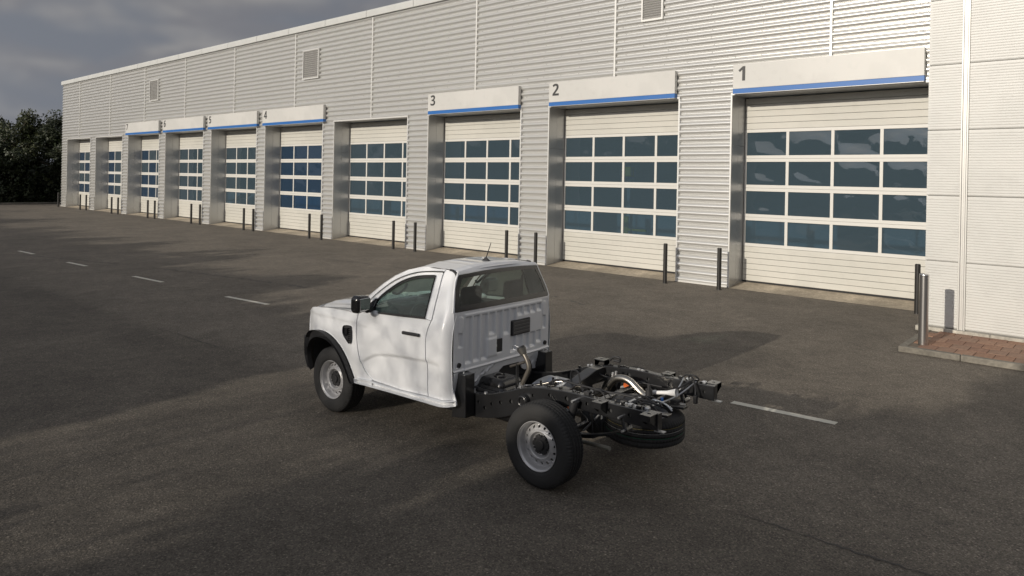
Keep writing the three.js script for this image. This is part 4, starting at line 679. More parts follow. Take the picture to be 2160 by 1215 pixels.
    part(truck, 'gusset', (() => { const q = new THREE.Shape(); [[-0.13, 0.70], [0.02, 0.70], [-0.055, 0.79]].forEach(([x, y], i) => (i ? q.lineTo(x, y) : q.moveTo(x, y))); const g = new THREE.ExtrudeGeometry(q, { depth: 0.012, bevelEnabled: true, bevelSize: 0.003, bevelThickness: 0.003 }); g.translate(0, -0.02, s > 0 ? 0.612 : -0.627); return g; })(), T.frame);
  }
  // cross members
  const cross = (u, w, h, d, name = 'cross_member') => part(truck, name, bx(-u - d / 2, -u + d / 2, w - h, w, -0.528, 0.528, 0.012), T.frame);
  const c1 = part(truck, 'cross_member', (() => { const q = new THREE.Shape(); [[-0.528, 0.70], [-0.528, 0.80], [-0.36, 0.80], [-0.1, 0.745], [0.1, 0.70], [0.25, 0.70], [0.528, 0.77], [0.528, 0.66], [0.2, 0.60], [-0.1, 0.64]].forEach(([x, y], i) => (i ? q.lineTo(x, y) : q.moveTo(x, y))); const g = new THREE.ExtrudeGeometry(q, { depth: 0.11, bevelEnabled: true, bevelSize: 0.008, bevelThickness: 0.008 }); g.rotateY(-Math.PI / 2); g.translate(-0.20, 0, 0); return g; })(), T.frame); void c1;
  cross(-0.28, 0.745, 0.05, 0.07); cross(1.30, 0.48, 0.10, 0.14); cross(2.3, 0.46, 0.1, 0.2);
  // spare carrier: two sloping arms and the winch
  for (const v of [-0.20, 0.12]) part(truck, 'carrier_arm', (() => { const g = bx(-0.30, 0.30, -0.012, 0.012, -0.045, 0.045, 0.005); g.rotateZ(0.06); g.translate(0.62, 0.665, v); return g; })(), T.frame);
  part(truck, 'winch', merge([new THREE.CylinderGeometry(0.034, 0.034, 0.16, 18).translate(0.60, 0.745, -0.06), new THREE.CylinderGeometry(0.045, 0.045, 0.03, 18).translate(0.60, 0.68, -0.06), new THREE.CylinderGeometry(0.02, 0.02, 0.05, 12).translate(0.60, 0.845, -0.06)]), T.plastic);
  // axle
  const axle = sub(truck, 'rear_axle');
  part(axle, 'axle_tube', rod(P3(0, -0.72, 0.387), P3(0, 0.72, 0.387), 0.045, 20), T.frame);
  part(axle, 'differential', (() => { const g = new THREE.SphereGeometry(0.165, 28, 20); g.scale(1.0, 0.95, 0.85); g.translate(0.01, 0.40, -0.05); return g; })(), T.inner);
  part(axle, 'differential_cover', new THREE.CylinderGeometry(0.12, 0.14, 0.04, 24).rotateZ(Math.PI / 2).translate(0.16, 0.40, -0.05), T.inner);
  part(truck, 'propeller_shaft', rod(P3(0.12, -0.05, 0.41), P3(2.1, 0, 0.47), 0.038, 16), T.frame);
  part(truck, 'gearbox', (() => { const g = new RoundedBoxGeometry(1.3, 0.32, 0.42, 3, 0.08); g.translate(-2.3, 0.48, 0); return g; })(), T.inner);
  part(truck, 'engine', (() => { const g = new RoundedBoxGeometry(0.8, 0.55, 0.6, 3, 0.06); g.translate(-3.1, 0.72, 0); return g; })(), T.inner);
  for (const s of [1, -1]) part(truck, 'suspension_arm', rod(P3(3.115, s * 0.40, 0.36), P3(3.115, s * 0.74, 0.34), 0.04, 12), T.inner);
  // fuel tank with pressed top
  const tank = sub(truck, 'fuel_tank');
  part(tank, 'shell', (() => { const g = new RoundedBoxGeometry(0.74, 0.28, 0.46, 5, 0.05); g.translate(-0.97, 0.455, 0.26); return g; })(), T.gloss);
  part(tank, 'dome', (() => { const g = new RoundedBoxGeometry(0.42, 0.18, 0.42, 5, 0.075); const p = g.attributes.position; for (let i = 0; i < p.count; i++) if (p.getY(i) > 0) { p.setX(i, p.getX(i) * 0.86); p.setZ(i, p.getZ(i) * 0.86); } g.computeVertexNormals(); g.translate(-1.06, 0.60, 0.22); return g; })(), T.gloss);
  part(tank, 'sender_ring', new THREE.TorusGeometry(0.062, 0.008, 10, 36).rotateX(Math.PI / 2).translate(-1.06, 0.694, 0.22), T.gloss);
  for (const [u, v] of [[1.12, 0.57], [0.95, 0.57]]) part(tank, 'strap_bolt', merge([new THREE.CylinderGeometry(0.020, 0.023, 0.03, 6).translate(-u, 0.598, v), new THREE.CylinderGeometry(0.026, 0.026, 0.01, 16).translate(-u, 0.582, v)]), T.zinc);
  // filler neck on its transport bracket
  const fil = sub(truck, 'filler_neck');
  part(fil, 'neck_pipe', tube([P3(0.72, 0.30, 0.60), P3(0.68, 0.30, 0.70), P3(0.635, 0.30, 0.79), P3(0.60, 0.30, 0.875), P3(0.63, 0.30, 0.955), P3(0.68, 0.30, 1.02)], 0.024, 40, 14), std([0.17, 0.155, 0.135], 0.4, { metalness: 0.6 }));
  part(fil, 'cup', rod(P3(0.672, 0.30, 1.005), P3(0.705, 0.30, 1.055), 0.034, 20, 0.050), std([0.13, 0.125, 0.115], 0.45, { metalness: 0.5 }));
  part(fil, 'cap', rod(P3(0.705, 0.30, 1.055), P3(0.718, 0.30, 1.075), 0.047, 20, 0.040), T.plastic);
  part(fil, 'cap_tether', tube([P3(0.71, 0.33, 1.075), P3(0.78, 0.34, 1.085), P3(0.80, 0.33, 1.05), P3(0.75, 0.32, 1.035)], 0.004, 24, 6), T.zinc);
  part(fil, 'bracket_post', rod(P3(0.755, 0.30, 0.56), P3(0.755, 0.30, 0.895), 0.017, 10), T.frame);
  part(fil, 'bracket_arm', rod(P3(0.85, 0.30, 0.845), P3(0.66, 0.30, 0.925), 0.015, 10), std([0.12, 0.11, 0.10], 0.45, { metalness: 0.6 }));
  part(fil, 'bracket_foot', bx(-0.80, -0.70, 0.54, 0.60, 0.24, 0.42, 0.01), T.frame);
  part(fil, 'hose_clamp', rod(P3(0.70, 0.30, 0.655), P3(0.685, 0.30, 0.69), 0.032, 16), T.zinc);
  part(fil, 'filler_hose', tube([P3(0.73, 0.30, 0.62), P3(0.76, 0.26, 0.56), P3(0.85, 0.2, 0.54)], 0.03, 20, 12), T.plastic);
  part(fil, 'breather', tube([P3(0.70, 0.285, 1.0), P3(0.615, 0.275, 0.95), P3(0.585, 0.275, 0.87), P3(0.63, 0.275, 0.77), P3(0.70, 0.27, 0.66)], 0.007, 36, 8), T.plastic);
  // round cover on the rail side ahead of the wheel
  part(truck, 'rail_bush', merge([new THREE.CylinderGeometry(0.065, 0.07, 0.05, 28).rotateX(Math.PI / 2).translate(-0.40, 0.65, 0.625), new THREE.TorusGeometry(0.045, 0.014, 10, 28).translate(-0.40, 0.65, 0.65)]), T.frame);
  // exhaust: silencer, hump over the axle, tail
  const ex = sub(truck, 'exhaust');
  part(ex, 'silencer', (() => { const g = new THREE.CylinderGeometry(0.085, 0.085, 0.40, 28); g.rotateZ(Math.PI / 2); g.scale(1, 0.85, 1.1); g.translate(-0.47, 0.595, -0.25); return g; })(), T.alu);
  part(ex, 'silencer_end', (() => { const g = new THREE.CylinderGeometry(0.088, 0.06, 0.05, 28); g.rotateZ(-Math.PI / 2); g.scale(1, 0.85, 1.1); g.translate(-0.255, 0.595, -0.25); return g; })(), T.frame);
  part(ex, 'pipe', tube([P3(0.30, -0.27, 0.60), P3(0.23, -0.275, 0.595), P3(0.168, -0.28, 0.572), P3(0.085, -0.28, 0.582), P3(0.022, -0.28, 0.636), P3(-0.035, -0.28, 0.724), P3(-0.099, -0.28, 0.782), P3(-0.189, -0.28, 0.80), P3(-0.265, -0.28, 0.783), P3(-0.329, -0.28, 0.74), P3(-0.40, -0.285, 0.69), P3(-0.50, -0.32, 0.63), P3(-0.62, -0.42, 0.58)], 0.039, 100, 20), T.exhaust);
  part(ex, 'barcode_label', (() => { const g = new THREE.CylinderGeometry(0.0398, 0.0398, 0.055, 16, 1, true, 0.2, 1.2); g.applyQuaternion(new THREE.Quaternion().setFromUnitVectors(V(0, 1, 0), P3(-0.37, -0.285, 0.68).sub(P3(-0.29, -0.28, 0.745)).normalize())); const p = P3(-0.355, -0.282, 0.722); g.translate(p.x, p.y, p.z); return g; })(), T.label);
  // white funnel-shaped cover tied across the carrier
  part(truck, 'transport_funnel', (() => { const g = new THREE.LatheGeometry([[0.017, 0], [0.019, 0.19], [0.022, 0.21], [0.036, 0.285], [0.037, 0.30], [0.033, 0.297], [0.018, 0.21], [0.012, 0]].map(([r, y]) => new THREE.Vector2(r, y)), 24); g.rotateZ(-Math.PI / 2 + 0.19); g.translate(0.552, 0.764, -0.15); return g; })(), T.whitePlastic);
  // orange transit plugs, small fittings
  part(truck, 'transit_plug', new THREE.CylinderGeometry(0.045, 0.05, 0.02, 18).rotateX(0.3).translate(0.19, 0.725, -0.36), T.orange);
  part(truck, 'transit_plug', new THREE.SphereGeometry(0.018, 12, 8).translate(0.07, 0.60, 0.52), T.orange);
  part(truck, 'transit_plug', new THREE.CylinderGeometry(0.012, 0.018, 0.05, 10).translate(0.06, 0.64, 0.515), T.orange);
  for (const [u, v, w, m] of [[0.02, -0.40, 0.78, T.zinc], [-0.02, -0.40, 0.80, T.zinc], [-0.72, -0.10, 0.735, T.blue], [0.62, 0.25, 0.62, T.zinc], [0.55, 0.20, 0.63, T.zinc]]) part(truck, 'fitting', new THREE.CylinderGeometry(0.014, 0.016, 0.045, 10).translate(-u, w, v), m);
  // chassis cables and pipes
  const cable = (pts, r = 0.008, m = T.plastic, name = 'cable') => part(truck, name, tube(pts.map((p) => P3(...p)), r, Math.max(30, pts.length * 10), 7), m);
  cable([[0.60, 0.30, 0.62], [0.40, 0.35, 0.70], [0.2, 0.38, 0.845], [-0.1, 0.40, 0.86], [-0.4, 0.42, 0.865], [-0.7, 0.40, 0.87], [-0.98, 0.42, 0.86]], 0.010);
  cable([[-0.2, 0.40, 0.86], [-0.35, 0.36, 0.83], [-0.5, 0.40, 0.87], [-0.65, 0.33, 0.86], [-0.8, 0.36, 0.885], [-0.92, 0.42, 0.86]], 0.008);
  cable([[-0.30, 0.45, 0.86], [-0.42, 0.50, 0.88], [-0.52, 0.53, 0.80], [-0.62, 0.53, 0.72], [-0.75, 0.52, 0.715]], 0.007);
  cable([[0.35, -0.1, 0.72], [0.25, 0.02, 0.86], [0.12, 0.10, 0.88], [0.02, 0.20, 0.80], [-0.10, 0.30, 0.73]], 0.009);
  cable([[0.45, -0.30, 0.70], [0.30, -0.40, 0.76], [0.1, -0.41, 0.74], [-0.2, -0.41, 0.755], [-0.55, -0.42, 0.76]], 0.008);
  cable([[-0.83, -0.54, 0.86], [-0.76, -0.30, 0.80], [-0.70, -0.05, 0.74], [-0.66, 0.15, 0.74], [-0.70, 0.35, 0.80]], 0.010);
  cable([[-0.86, -0.54, 0.85], [-0.80, -0.25, 0.76], [-0.74, 0.0, 0.73], [-0.72, 0.2, 0.74], [-0.78, 0.36, 0.82]], 0.008, T.zinc);
  cable([[-0.78, -0.54, 0.86], [-0.80, -0.52, 0.91], [-0.86, -0.53, 0.905], [-0.88, -0.56, 0.87]], 0.009);
  cable([[-0.70, -0.56, 0.86], [-0.76, -0.53, 0.90], [-0.82, -0.52, 0.895], [-0.87, -0.48, 0.85], [-0.90, -0.44, 0.79], [-0.91, -0.42, 0.75]], 0.008);
  cable([[-0.72, -0.55, 0.86], [-0.74, -0.46, 0.83], [-0.73, -0.40, 0.78], [-0.70, -0.34, 0.73]], 0.008, T.alu);
  part(truck, 'connector', bx(0.895, 0.93, 0.67, 0.75, -0.44, -0.40, 0.006), T.plastic);
  part(truck, 'lamp_socket', bx(0.74, 0.82, 0.64, 0.72, -0.30, -0.22, 0.01), T.plastic);
  part(truck, 'lamp_socket', new THREE.CylinderGeometry(0.02, 0.02, 0.08, 14).rotateZ(Math.PI / 2).translate(0.85, 0.68, -0.27), T.exhaust);
  cable([[0.20, -0.62, 0.86], [0.14, -0.62, 0.905], [0.08, -0.63, 0.90], [0.08, -0.64, 0.865], [0.16, -0.64, 0.86]], 0.013);
  part(truck, 'connector', bx(-0.46 + 0.72, -0.42 + 0.74, 0.83, 0.87, 0.50, 0.56, 0.008), T.plastic);
  part(truck, 'rail_plug', merge([new THREE.CylinderGeometry(0.028, 0.034, 0.05, 14).rotateX(Math.PI / 2).translate(0.52, 0.79, 0.53), new THREE.CylinderGeometry(0.012, 0.012, 0.09, 10).rotateX(Math.PI / 2).translate(0.50, 0.80, 0.55)]), T.plastic);
  // brake hose loop and hand-brake cables behind the left wheel
  cable([[0.05, 0.52, 0.60], [-0.04, 0.56, 0.66], [-0.13, 0.60, 0.66], [-0.16, 0.61, 0.59], [-0.10, 0.62, 0.53], [-0.03, 0.62, 0.52]], 0.009, T.alu, 'brake_hose');
  cable([[0.1, 0.1, 0.50], [-0.1, 0.25, 0.47], [-0.05, 0.45, 0.43], [0, 0.66, 0.40]], 0.008, T.frame, 'brake_pipe');
  cable([[-0.25, 0.46, 0.66], [-0.33, 0.40, 0.50], [-0.30, 0.30, 0.40]], 0.008);
  part(truck, 'stabiliser_link', rod(P3(-0.30, 0.47, 0.70), P3(-0.31, 0.47, 0.42), 0.012, 8), T.frame);
  part(truck, 'stabiliser_link', rod(P3(-0.40, 0.40, 0.70), P3(-0.20, 0.46, 0.46), 0.010, 8), T.zinc);
  part(truck, 'jack_bar', rod(P3(-0.10, 0.42, 0.335), P3(-0.52, 0.50, 0.385), 0.020, 10), std([0.32, 0.31, 0.27], 0.5, { metalness: 0.5 }));
  part(truck, 'warning_tag', bx(0.37, 0.373, 0.60, 0.66, 0.40, 0.425), T.label);
  // loom clips, studs and hoses that crowd the frame
  { const r = rng(1234); for (let k = 0; k < 26; k++) { const u = lerp(-0.95, 0.55, r()), s = r() < 0.5 ? 1 : -1; part(truck, 'loom_clip', bx(-0.014, 0.014, -0.01, 0.014, -0.012, 0.012, 0.003).translate(-u, rail1([-1.05, 0, 0.2, 0.4, 0.65], [0.85, 0.838, 0.82, 0.78, 0.70])(u), s * (0.535 + 0.03 * r())), r() < 0.3 ? T.zinc : T.gloss); }
    for (let k = 0; k < 7; k++) { const u0 = lerp(-0.9, 0.1, r()), v0 = lerp(0.2, 0.5, r()); cable([[u0, v0, 0.80], [u0 - 0.06, v0 + 0.05 * (r() - 0.3), 0.86], [u0 - 0.14, v0 - 0.06 * r(), 0.835], [u0 - 0.22, v0 + 0.06 * (r() - 0.5), 0.80]], 0.006 + 0.004 * r(), r() < 0.25 ? T.alu : T.plastic, 'loom'); }
    for (const [u, w, v] of [[0.60, 0.62, 0.50], [0.55, 0.66, 0.46], [0.50, 0.66, 0.36], [0.44, 0.70, 0.30], [0.36, 0.73, 0.20], [0.66, 0.60, 0.44]]) part(truck, 'valve_block', merge([bx(-u - 0.03, -u + 0.03, w - 0.02, w + 0.03, v - 0.03, v + 0.03, 0.008), new THREE.CylinderGeometry(0.012, 0.012, 0.05, 8).translate(-u, w + 0.05, v)]), r() < 0.5 ? T.zinc : T.gloss);
    part(truck, 'carrier_plate', bx(0.30, 0.52, 0.664, 0.674, -0.30, 0.30, 0.004), T.frame); part(truck, 'carrier_beam', bx(0.66, 0.71, 0.70, 0.745, -0.528, 0.528, 0.008), T.frame); part(truck, 'carrier_beam', bx(0.50, 0.53, 0.705, 0.74, -0.35, 0.30, 0.006), T.alu);
    part(truck, 'heat_shield', grid(8, 6, (a, b) => P3(lerp(-0.30, -0.62, a), lerp(-0.12, 0.22, b), 0.70 + 0.03 * Math.sin(a * 4 + b * 3))), T.frame); }
  // transfer of pipes over the tank
  for (let k = 0; k < 6; k++) cable([[0.78, 0.10 + 0.04 * k, 0.615 + 0.01 * (k % 3)], [0.62, 0.06 + 0.05 * k, 0.66], [0.45, 0.0 + 0.06 * k, 0.70 + 0.012 * (k % 2)], [0.32, -0.05 + 0.07 * k, 0.735]], 0.008, k % 3 === 1 ? T.exhaust : k % 3 === 2 ? T.zinc : T.plastic, 'fuel_pipe');
  part(truck, 'heat_shield', grid(10, 8, (a, b) => P3(lerp(0.75, 0.35, a), lerp(-0.25, 0.05, b), 0.63 + 0.05 * Math.sin(a * 5) * Math.sin(b * 4) + 0.03 * Math.sin(Math.PI * b))), T.alu);
  part(truck, 'tunnel_cover', new THREE.TorusGeometry(0.13, 0.03, 10, 30, Math.PI).rotateY(Math.PI / 2).translate(-1.32, 0.60, -0.12), T.plastic);
}

// ---------------------------------------------------------------- trees
const leafGeo = (() => { // a sprig: five small folded leaves
  const pos = [], idx = []; const r = rng(3);
  for (let k = 0; k < 5; k++) { const a = r() * 6.28, b = (r() - 0.3) * 1.2, d = V(Math.cos(a) * Math.cos(b), Math.sin(b), Math.sin(a) * Math.cos(b)), s = V(-Math.sin(a), (r() - 0.5), Math.cos(a)).normalize(), o = d.clone().multiplyScalar(0.15), L = 0.55, W = 0.2, i = pos.length / 3;
    for (const p of [o, o.clone().addScaledVector(d, L * 0.5).addScaledVector(s, W).add(V(0, 0.05, 0)), o.clone().addScaledVector(d, L), o.clone().addScaledVector(d, L * 0.5).addScaledVector(s, -W).add(V(0, 0.05, 0))]) pos.push(p.x, p.y, p.z);
    idx.push(i, i + 1, i + 2, i, i + 2, i + 3); }
  return raw(pos, idx);
})();
function foliage(N, r, place) { // N sprigs as one mesh, each sprig its own tint
  const bp = leafGeo.attributes.position, bi = leafGeo.index, nv = bp.count, pos = new Float32Array(N * nv * 3), col = new Float32Array(N * nv * 3), idx = new Uint32Array(N * bi.count), q = new THREE.Quaternion(), e = new THREE.Euler(), p = V(0, 0, 0);
  for (let k = 0; k < N; k++) { const [c, s] = place(); q.setFromEuler(e.set(r() * 6, r() * 6, r() * 6)); const g = lerp(0.65, 1.3, r()), cr = g * lerp(0.9, 1.2, r());
    for (let i = 0; i < nv; i++) { p.fromBufferAttribute(bp, i).multiplyScalar(s).applyQuaternion(q).add(c); const o = (k * nv + i) * 3; pos[o] = p.x; pos[o + 1] = p.y; pos[o + 2] = p.z; col[o] = cr; col[o + 1] = g; col[o + 2] = g * 0.9; }
    for (let i = 0; i < bi.count; i++) idx[k * bi.count + i] = k * nv + bi.getX(i); }
  const gm = new THREE.BufferGeometry(); gm.setAttribute('position', new THREE.BufferAttribute(pos, 3)); gm.setAttribute('color', new THREE.BufferAttribute(col, 3)); gm.setIndex(new THREE.BufferAttribute(idx, 1)); gm.computeVertexNormals(); return gm;
}
function tree(x, z, h, rad, seed, label, o = {}) {
  const r = rng(seed), t = thing(o.name || 'tree', label, 'tree', [x, 0, z], o.group);
  const limbs = [], clumps = [], base = o.base ?? 0.25;
  const th = h * 0.62, lean = [(r() - 0.5) * 0.6, (r() - 0.5) * 0.6];
  limbs.push(rod(V(0, -0.1, 0), V(lean[0] * 0.5, th * 0.5, lean[1] * 0.5), h * 0.022, 9, h * 0.016), rod(V(lean[0] * 0.5, th * 0.5, lean[1] * 0.5), V(lean[0], th, lean[1]), h * 0.016, 9, h * 0.007));
  const n = o.limbs || 16;
  for (let k = 0; k < n; k++) { const y0 = lerp(base * 0.6, 0.6, r()) * h, a = r() * 6.28, up = lerp(0.25, 1.0, r()), ey = Math.min(h * 0.97, y0 + up * h * 0.38), q = Math.sqrt(Math.max(0.08, 1 - ((ey / h - 0.55) / 0.5) ** 2)), R = rad * q * lerp(0.45, 1, r()); const A = V(lean[0] * y0 / th, y0, lean[1] * y0 / th), B = V(lean[0] + Math.cos(a) * R, ey, lean[1] + Math.sin(a) * R); limbs.push(rod(A, B, h * 0.008, 6, h * 0.002)); for (let m = 0; m < 3; m++) clumps.push([A.clone().lerp(B, lerp(0.45, 1.02, r())), lerp(0.5, 1.0, r())]); }
  part(t, 'trunk', merge(limbs), M.bark);
  const N = o.leaves || 2200, cr = o.clump || rad * 0.42, ls = o.leaf || 0.5;
  part(t, 'crown', foliage(N, r, () => { const [cc, sc] = clumps[Math.floor(r() * clumps.length)], a = r() * 6.28, b = Math.acos(2 * r() - 1), d = cr * sc * Math.cbrt(r()); return [V(cc.x + d * Math.sin(b) * Math.cos(a), Math.max(0.2, cc.y + d * Math.cos(b) * 0.75), cc.z + d * Math.sin(b) * Math.sin(a)), ls * lerp(0.6, 1.3, r())]; }), o.mat || M.leafA);
  return t;
}

// belt beyond the end of the hall
const belt = { group: 'trees beyond the hall', clump: 1.15, leaf: 0.34, leaves: 5200, limbs: 30, base: 0.06 };
[[-69.5, -2.6, 7.9, 3.2, 'tallest dense tree close to the hall corner'], [-74.5, 0.4, 8.6, 3.4, 'dense round tree behind the low kerb past the hall'], [-71.5, 3.0, 6.2, 2.8, 'lower bushy tree at the edge of the yard past the hall'], [-79, 4.2, 7.4, 3.4, 'wide dark tree further along the belt past the hall'], [-77, -4.5, 8.8, 3.4, 'dark tree at the back of the belt behind the hall corner'], [-84, 1.0, 8.8, 3.8, 'dark tree deepest in the belt past the hall'], [-70.5, -7.5, 8.0, 3.0, 'dark tree tucked behind the end wall of the hall']].forEach(([x, z, h, r, l], i) => tree(x, z, h, r, 300 + i * 7, l, { ...belt, mat: i === 1 ? M.leafB : M.leafA }));
// understorey hedge that closes the belt
{ const r = rng(77); const m = shade(new THREE.Mesh(foliage(9000, r, () => { const x = lerp(-68.5, -88, r()), z = lerp(-9, 9, r()); return [V(x, 0.15 + 3.4 * Math.pow(r(), 1.2) * (0.7 + 0.4 * fbm(x * 0.4, z * 0.4, 2, 5)), z), lerp(0.3, 0.6, r())]; }), M.leafA));
  m.name = 'undergrowth'; m.userData = { kind: 'stuff', label: 'dense dark undergrowth beneath the trees past the hall', category: 'shrubs' }; scene.add(m); }
struct('verge_kerb', bx(-68.2, -68.0, 0, 0.14, -6, 14, 0.02), M.kerb, 'low concrete kerb of the verge past the hall');
struct('planted_verge', (() => { const g = new THREE.PlaneGeometry(40, 40, 8, 8).rotateX(-Math.PI / 2); g.translate(-88.2, 0.11, 0); return metric(g); })(), M.grass, 'planted ground under the trees');
// trees on the far side of the yard, whose evening shade lies over the foreground
const shadeTrees = [[-66, 33, 7.8, 3.0], [-60, 33, 8.1, 3.0], [-54, 33.4, 7.6, 3.0], [-48, 33, 8.0, 3.0], [-42.5, 33.2, 7.5, 2.8], [-37, 33, 7.8, 2.8], [-32, 33, 7.4, 2.6], [-27.5, 33, 7.5, 2.5], [-23, 33, 7.2, 2.4], [-19, 33, 7.1, 2.2], [-15.6, 32.6, 6.6, 2.0], [-12.8, 32, 5.8, 1.6], [-11.4, 31, 5.9, 1.2], [-9.2, 30, 3.7, 1.0], [-7.4, 30, 3.7, 1.0], [-5.5, 30, 5.8, 1.2], [-3.7, 30, 7.3, 1.3], [-1.9, 30, 8.0, 1.6], [1.2, 30.5, 8.6, 2.2], [5.2, 31, 8.0, 2.6], [10, 32, 8.4, 3.0], [16, 32, 8.0, 3.2]];
shadeTrees.forEach(([x, z, h, r], i) => tree(x, z, h, r, 500 + i * 11, 'leafy tree in the row across the yard opposite the doors', { name: 'roadside_tree', group: 'row of trees opposite the doors', leaves: 2600, clump: 0.42 * r, leaf: 0.42, limbs: 28, base: 0.02, mat: i % 2 ? M.leafB : M.leafA }));
{ // unseen hedge added under the row, its height shaped to fill the shade
  const r = rng(79), top = rail1([-64, -40, -20, -14, -12, -10.6, -9.8, -6.6, -4.9, -3.2, 0, 20], [6.8, 6.8, 6.7, 6.4, 5.9, 5.3, 3.8, 3.8, 5.7, 7.1, 8.0, 8.0]);
  const hedge = thing('hedge', 'long leafy hedge added under the row of trees to fill out their shade', 'hedge', [-22, 0, 31.2]);
  part(hedge, 'foliage', foliage(56000, r, () => { const x = r() < 0.3 ? lerp(-7, 5, r()) : lerp(-62, 18, r()); return [V(x + 22, 0.05 + top(x) * Math.pow(r(), 0.8) * (0.9 + 0.25 * (fbm(x * 0.9, 3, 3, 5) - 0.5)), 1.0 * (r() - 0.5)), lerp(0.38, 0.68, r())]; }), M.leafA);
  part(hedge, 'stems', merge(Array.from({ length: 54 }, (_, k) => rod(V(-39 + k * 1.48, 0, 0.2 * Math.sin(k * 7)), V(-39 + k * 1.48 + 0.2 * Math.sin(k), 2.4, 0), 0.04, 6, 0.015))), M.bark);
}
// two unseen fine-leaved birches, added to filter the sun on the truck's flank
[[-8.75, 0.85, 'taller'], [-7.0, 0.85, 'smaller']].forEach(([x, w, l], i) => {
  const r = rng(860 + i), t = thing('added_birch', l + ' added birch with thin fine leaves, filtering sun onto the truck', 'tree', [x, 0, 30.6], 'added sun-filtering birches');
  const limbs = [rod(V(0, 0, 0), V(0.05, 4.2, 0), 0.045, 8, 0.025), rod(V(0.05, 4.2, 0), V(0, 6.3, 0.05), 0.025, 8, 0.006)]; for (let k = 0; k < 16; k++) { const y = lerp(3.4, 5.7, r()), q = r() * 6.28; limbs.push(rod(V(0.04, y, 0), V(0.8 * Math.cos(q), y + 0.45, 0.6 * Math.sin(q)), 0.010, 5, 0.003)); }
  part(t, 'trunk', merge(limbs), M.bark);
  part(t, 'crown', foliage(3000, r, () => [V(w * 1.08 * (2 * r() - 1), lerp(3.7, 6.5, r()), 1.3 * (r() - 0.5)), lerp(0.045, 0.07, r())]), M.leafB);
});
[[-78, 16, 10.5, 4.2], [-86, 18, 11, 4.2], [-71, 17, 8.2, 3.4]].forEach(([x, z, h, r], i) => tree(x, z, h, r, 700 + i * 5, ['tall tree of the belt facing the low sun', 'outermost tall tree of the belt facing the sun', 'smaller tree of the belt facing the low sun'][i], { name: 'belt_tree', group: 'sunward trees of the belt', leaves: 2600, clump: 1.5, leaf: 0.7, limbs: 26, base: 0.02 }));

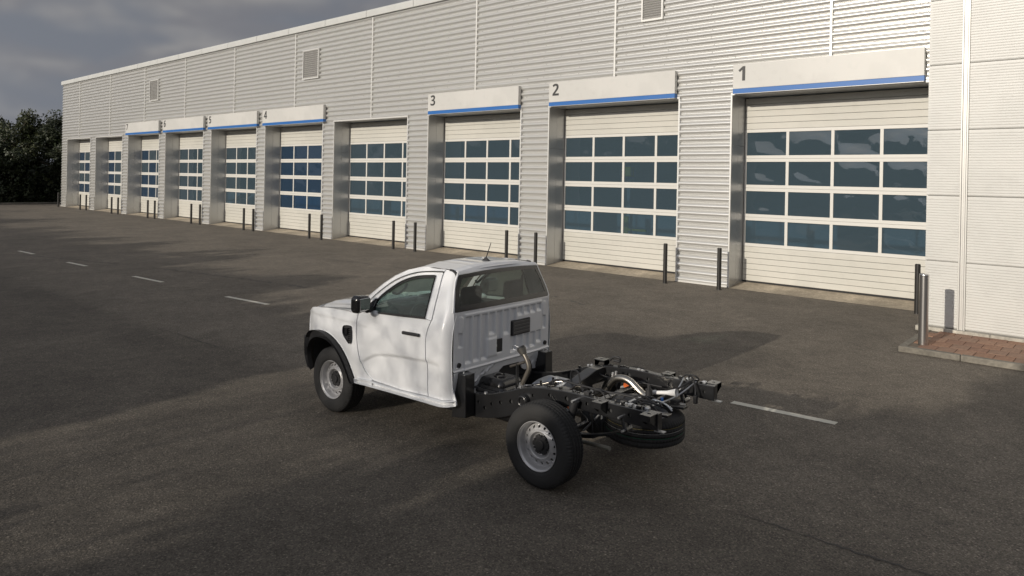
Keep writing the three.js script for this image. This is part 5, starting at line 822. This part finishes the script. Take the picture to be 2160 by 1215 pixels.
// ---------------------------------------------------------------- things standing inside, seen through the door panes
{
  const grey = std([0.45, 0.46, 0.47], 0.5), yellow = std([0.80, 0.55, 0.03], 0.5), card = std([0.48, 0.30, 0.16], 0.85, { map: concreteTex }), bin = std([0.10, 0.13, 0.11], 0.6), white = phy([0.75, 0.76, 0.78], 0.35, { clearcoat: 1, clearcoatRoughness: 0.05 }), dk = std([0.02, 0.02, 0.022], 0.4);
  for (const [x, z, l] of [[-13.6, -3.2, 'near the left side of door two'], [-10.9, -3.2, 'near the right side of door two'], [-18.6, -3.4, 'behind the middle of door three'], [-31.9, -3.6, 'inside door four']]) {
    const p = thing('lift_column', 'grey vehicle lift column with yellow head and arms ' + l, 'car lift', [x, 0.09, z], 'workshop lift columns');
    part(p, 'column', merge([bx(-0.14, 0.14, 0, 2.9, -0.10, -0.06, 0.01), bx(-0.14, -0.10, 0, 2.9, -0.06, 0.10, 0.01), bx(0.10, 0.14, 0, 2.9, -0.06, 0.10, 0.01)]), grey);
    part(p, 'base_plate', bx(-0.25, 0.25, 0, 0.02, -0.25, 0.2), grey); part(p, 'head', bx(-0.16, 0.16, 2.9, 3.25, -0.14, 0.14, 0.02), yellow);
    part(p, 'carriage', bx(-0.09, 0.09, 0.9, 1.5, -0.05, 0.14, 0.02), yellow); part(p, 'arm', bx(-0.06, 0.85, 1.0, 1.09, 0.12, 0.2, 0.02), yellow);
  }
  const cart = thing('parts_bin', 'dark parts bin on castors under two cartons inside door four', 'bin', [-30.6, 0.09, -2.6]);
  part(cart, 'tub', new THREE.CylinderGeometry(0.62, 0.5, 0.95, 4, 1).rotateY(Math.PI / 4).translate(0, 0.63, 0), bin);
  for (const [x, z] of [[-0.3, -0.3], [0.3, -0.3], [-0.3, 0.3], [0.3, 0.3]]) part(cart, 'castor', new THREE.CylinderGeometry(0.08, 0.08, 0.05, 14).rotateZ(Math.PI / 2).translate(x, 0.08, z), dk);
  for (const [dx, w, l] of [[-0.25, 0.42, 'smaller brown carton lying on the parts bin'], [0.27, 0.52, 'wider brown carton lying on the parts bin']]) { const c = thing('carton', l, 'box', [-30.6 + dx, 1.20, -2.6]); part(c, 'box', bx(-w / 2, w / 2, 0, 0.36, -0.3, 0.3, 0.008), card); part(c, 'tape', bx(-0.03, 0.03, 0.001, 0.3615, -0.3015, 0.3015), std([0.6, 0.45, 0.28], 0.4)); }
  const car = thing('parked_car', 'white car standing nose out behind door six', 'car', [-42.0, 0.09, -4.6]);
  const body = new THREE.Shape(); [[-2.1, 0.35], [-2.15, 0.75], [-1.95, 0.95], [-1.1, 1.02], [-0.45, 1.45], [1.0, 1.50], [1.9, 1.05], [2.1, 0.95], [2.12, 0.35]].forEach(([x, y], i) => (i ? body.lineTo(x, y) : body.moveTo(x, y)));
  const bg = new THREE.ExtrudeGeometry(body, { depth: 1.5, bevelEnabled: true, bevelSize: 0.10, bevelThickness: 0.12, bevelSegments: 4 }); bg.translate(0, 0, -0.75); bg.rotateY(Math.PI / 2); part(car, 'body', bg, white);
  part(car, 'windscreen', bx(-0.66, 0.66, -0.36, 0.36, -0.01, 0.01, 0.004).rotateX(-0.98).translate(0, 1.27, 0.92), dk);
  for (const s of [-1, 1]) { part(car, 'headlight', bx(s * 0.62 - 0.17, s * 0.62 + 0.17, 0.72, 0.86, 2.16, 2.27, 0.04), T.lamp); for (const z of [-1.35, 1.3]) part(car, 'wheel', new THREE.CylinderGeometry(0.33, 0.33, 0.22, 28).rotateZ(Math.PI / 2).translate(s * 0.78, 0.33, z), T.tyre); }
  part(car, 'grille', bx(-0.5, 0.5, 0.5, 0.68, 2.2, 2.265, 0.02), dk);
}

renderer.render(scene, camera);
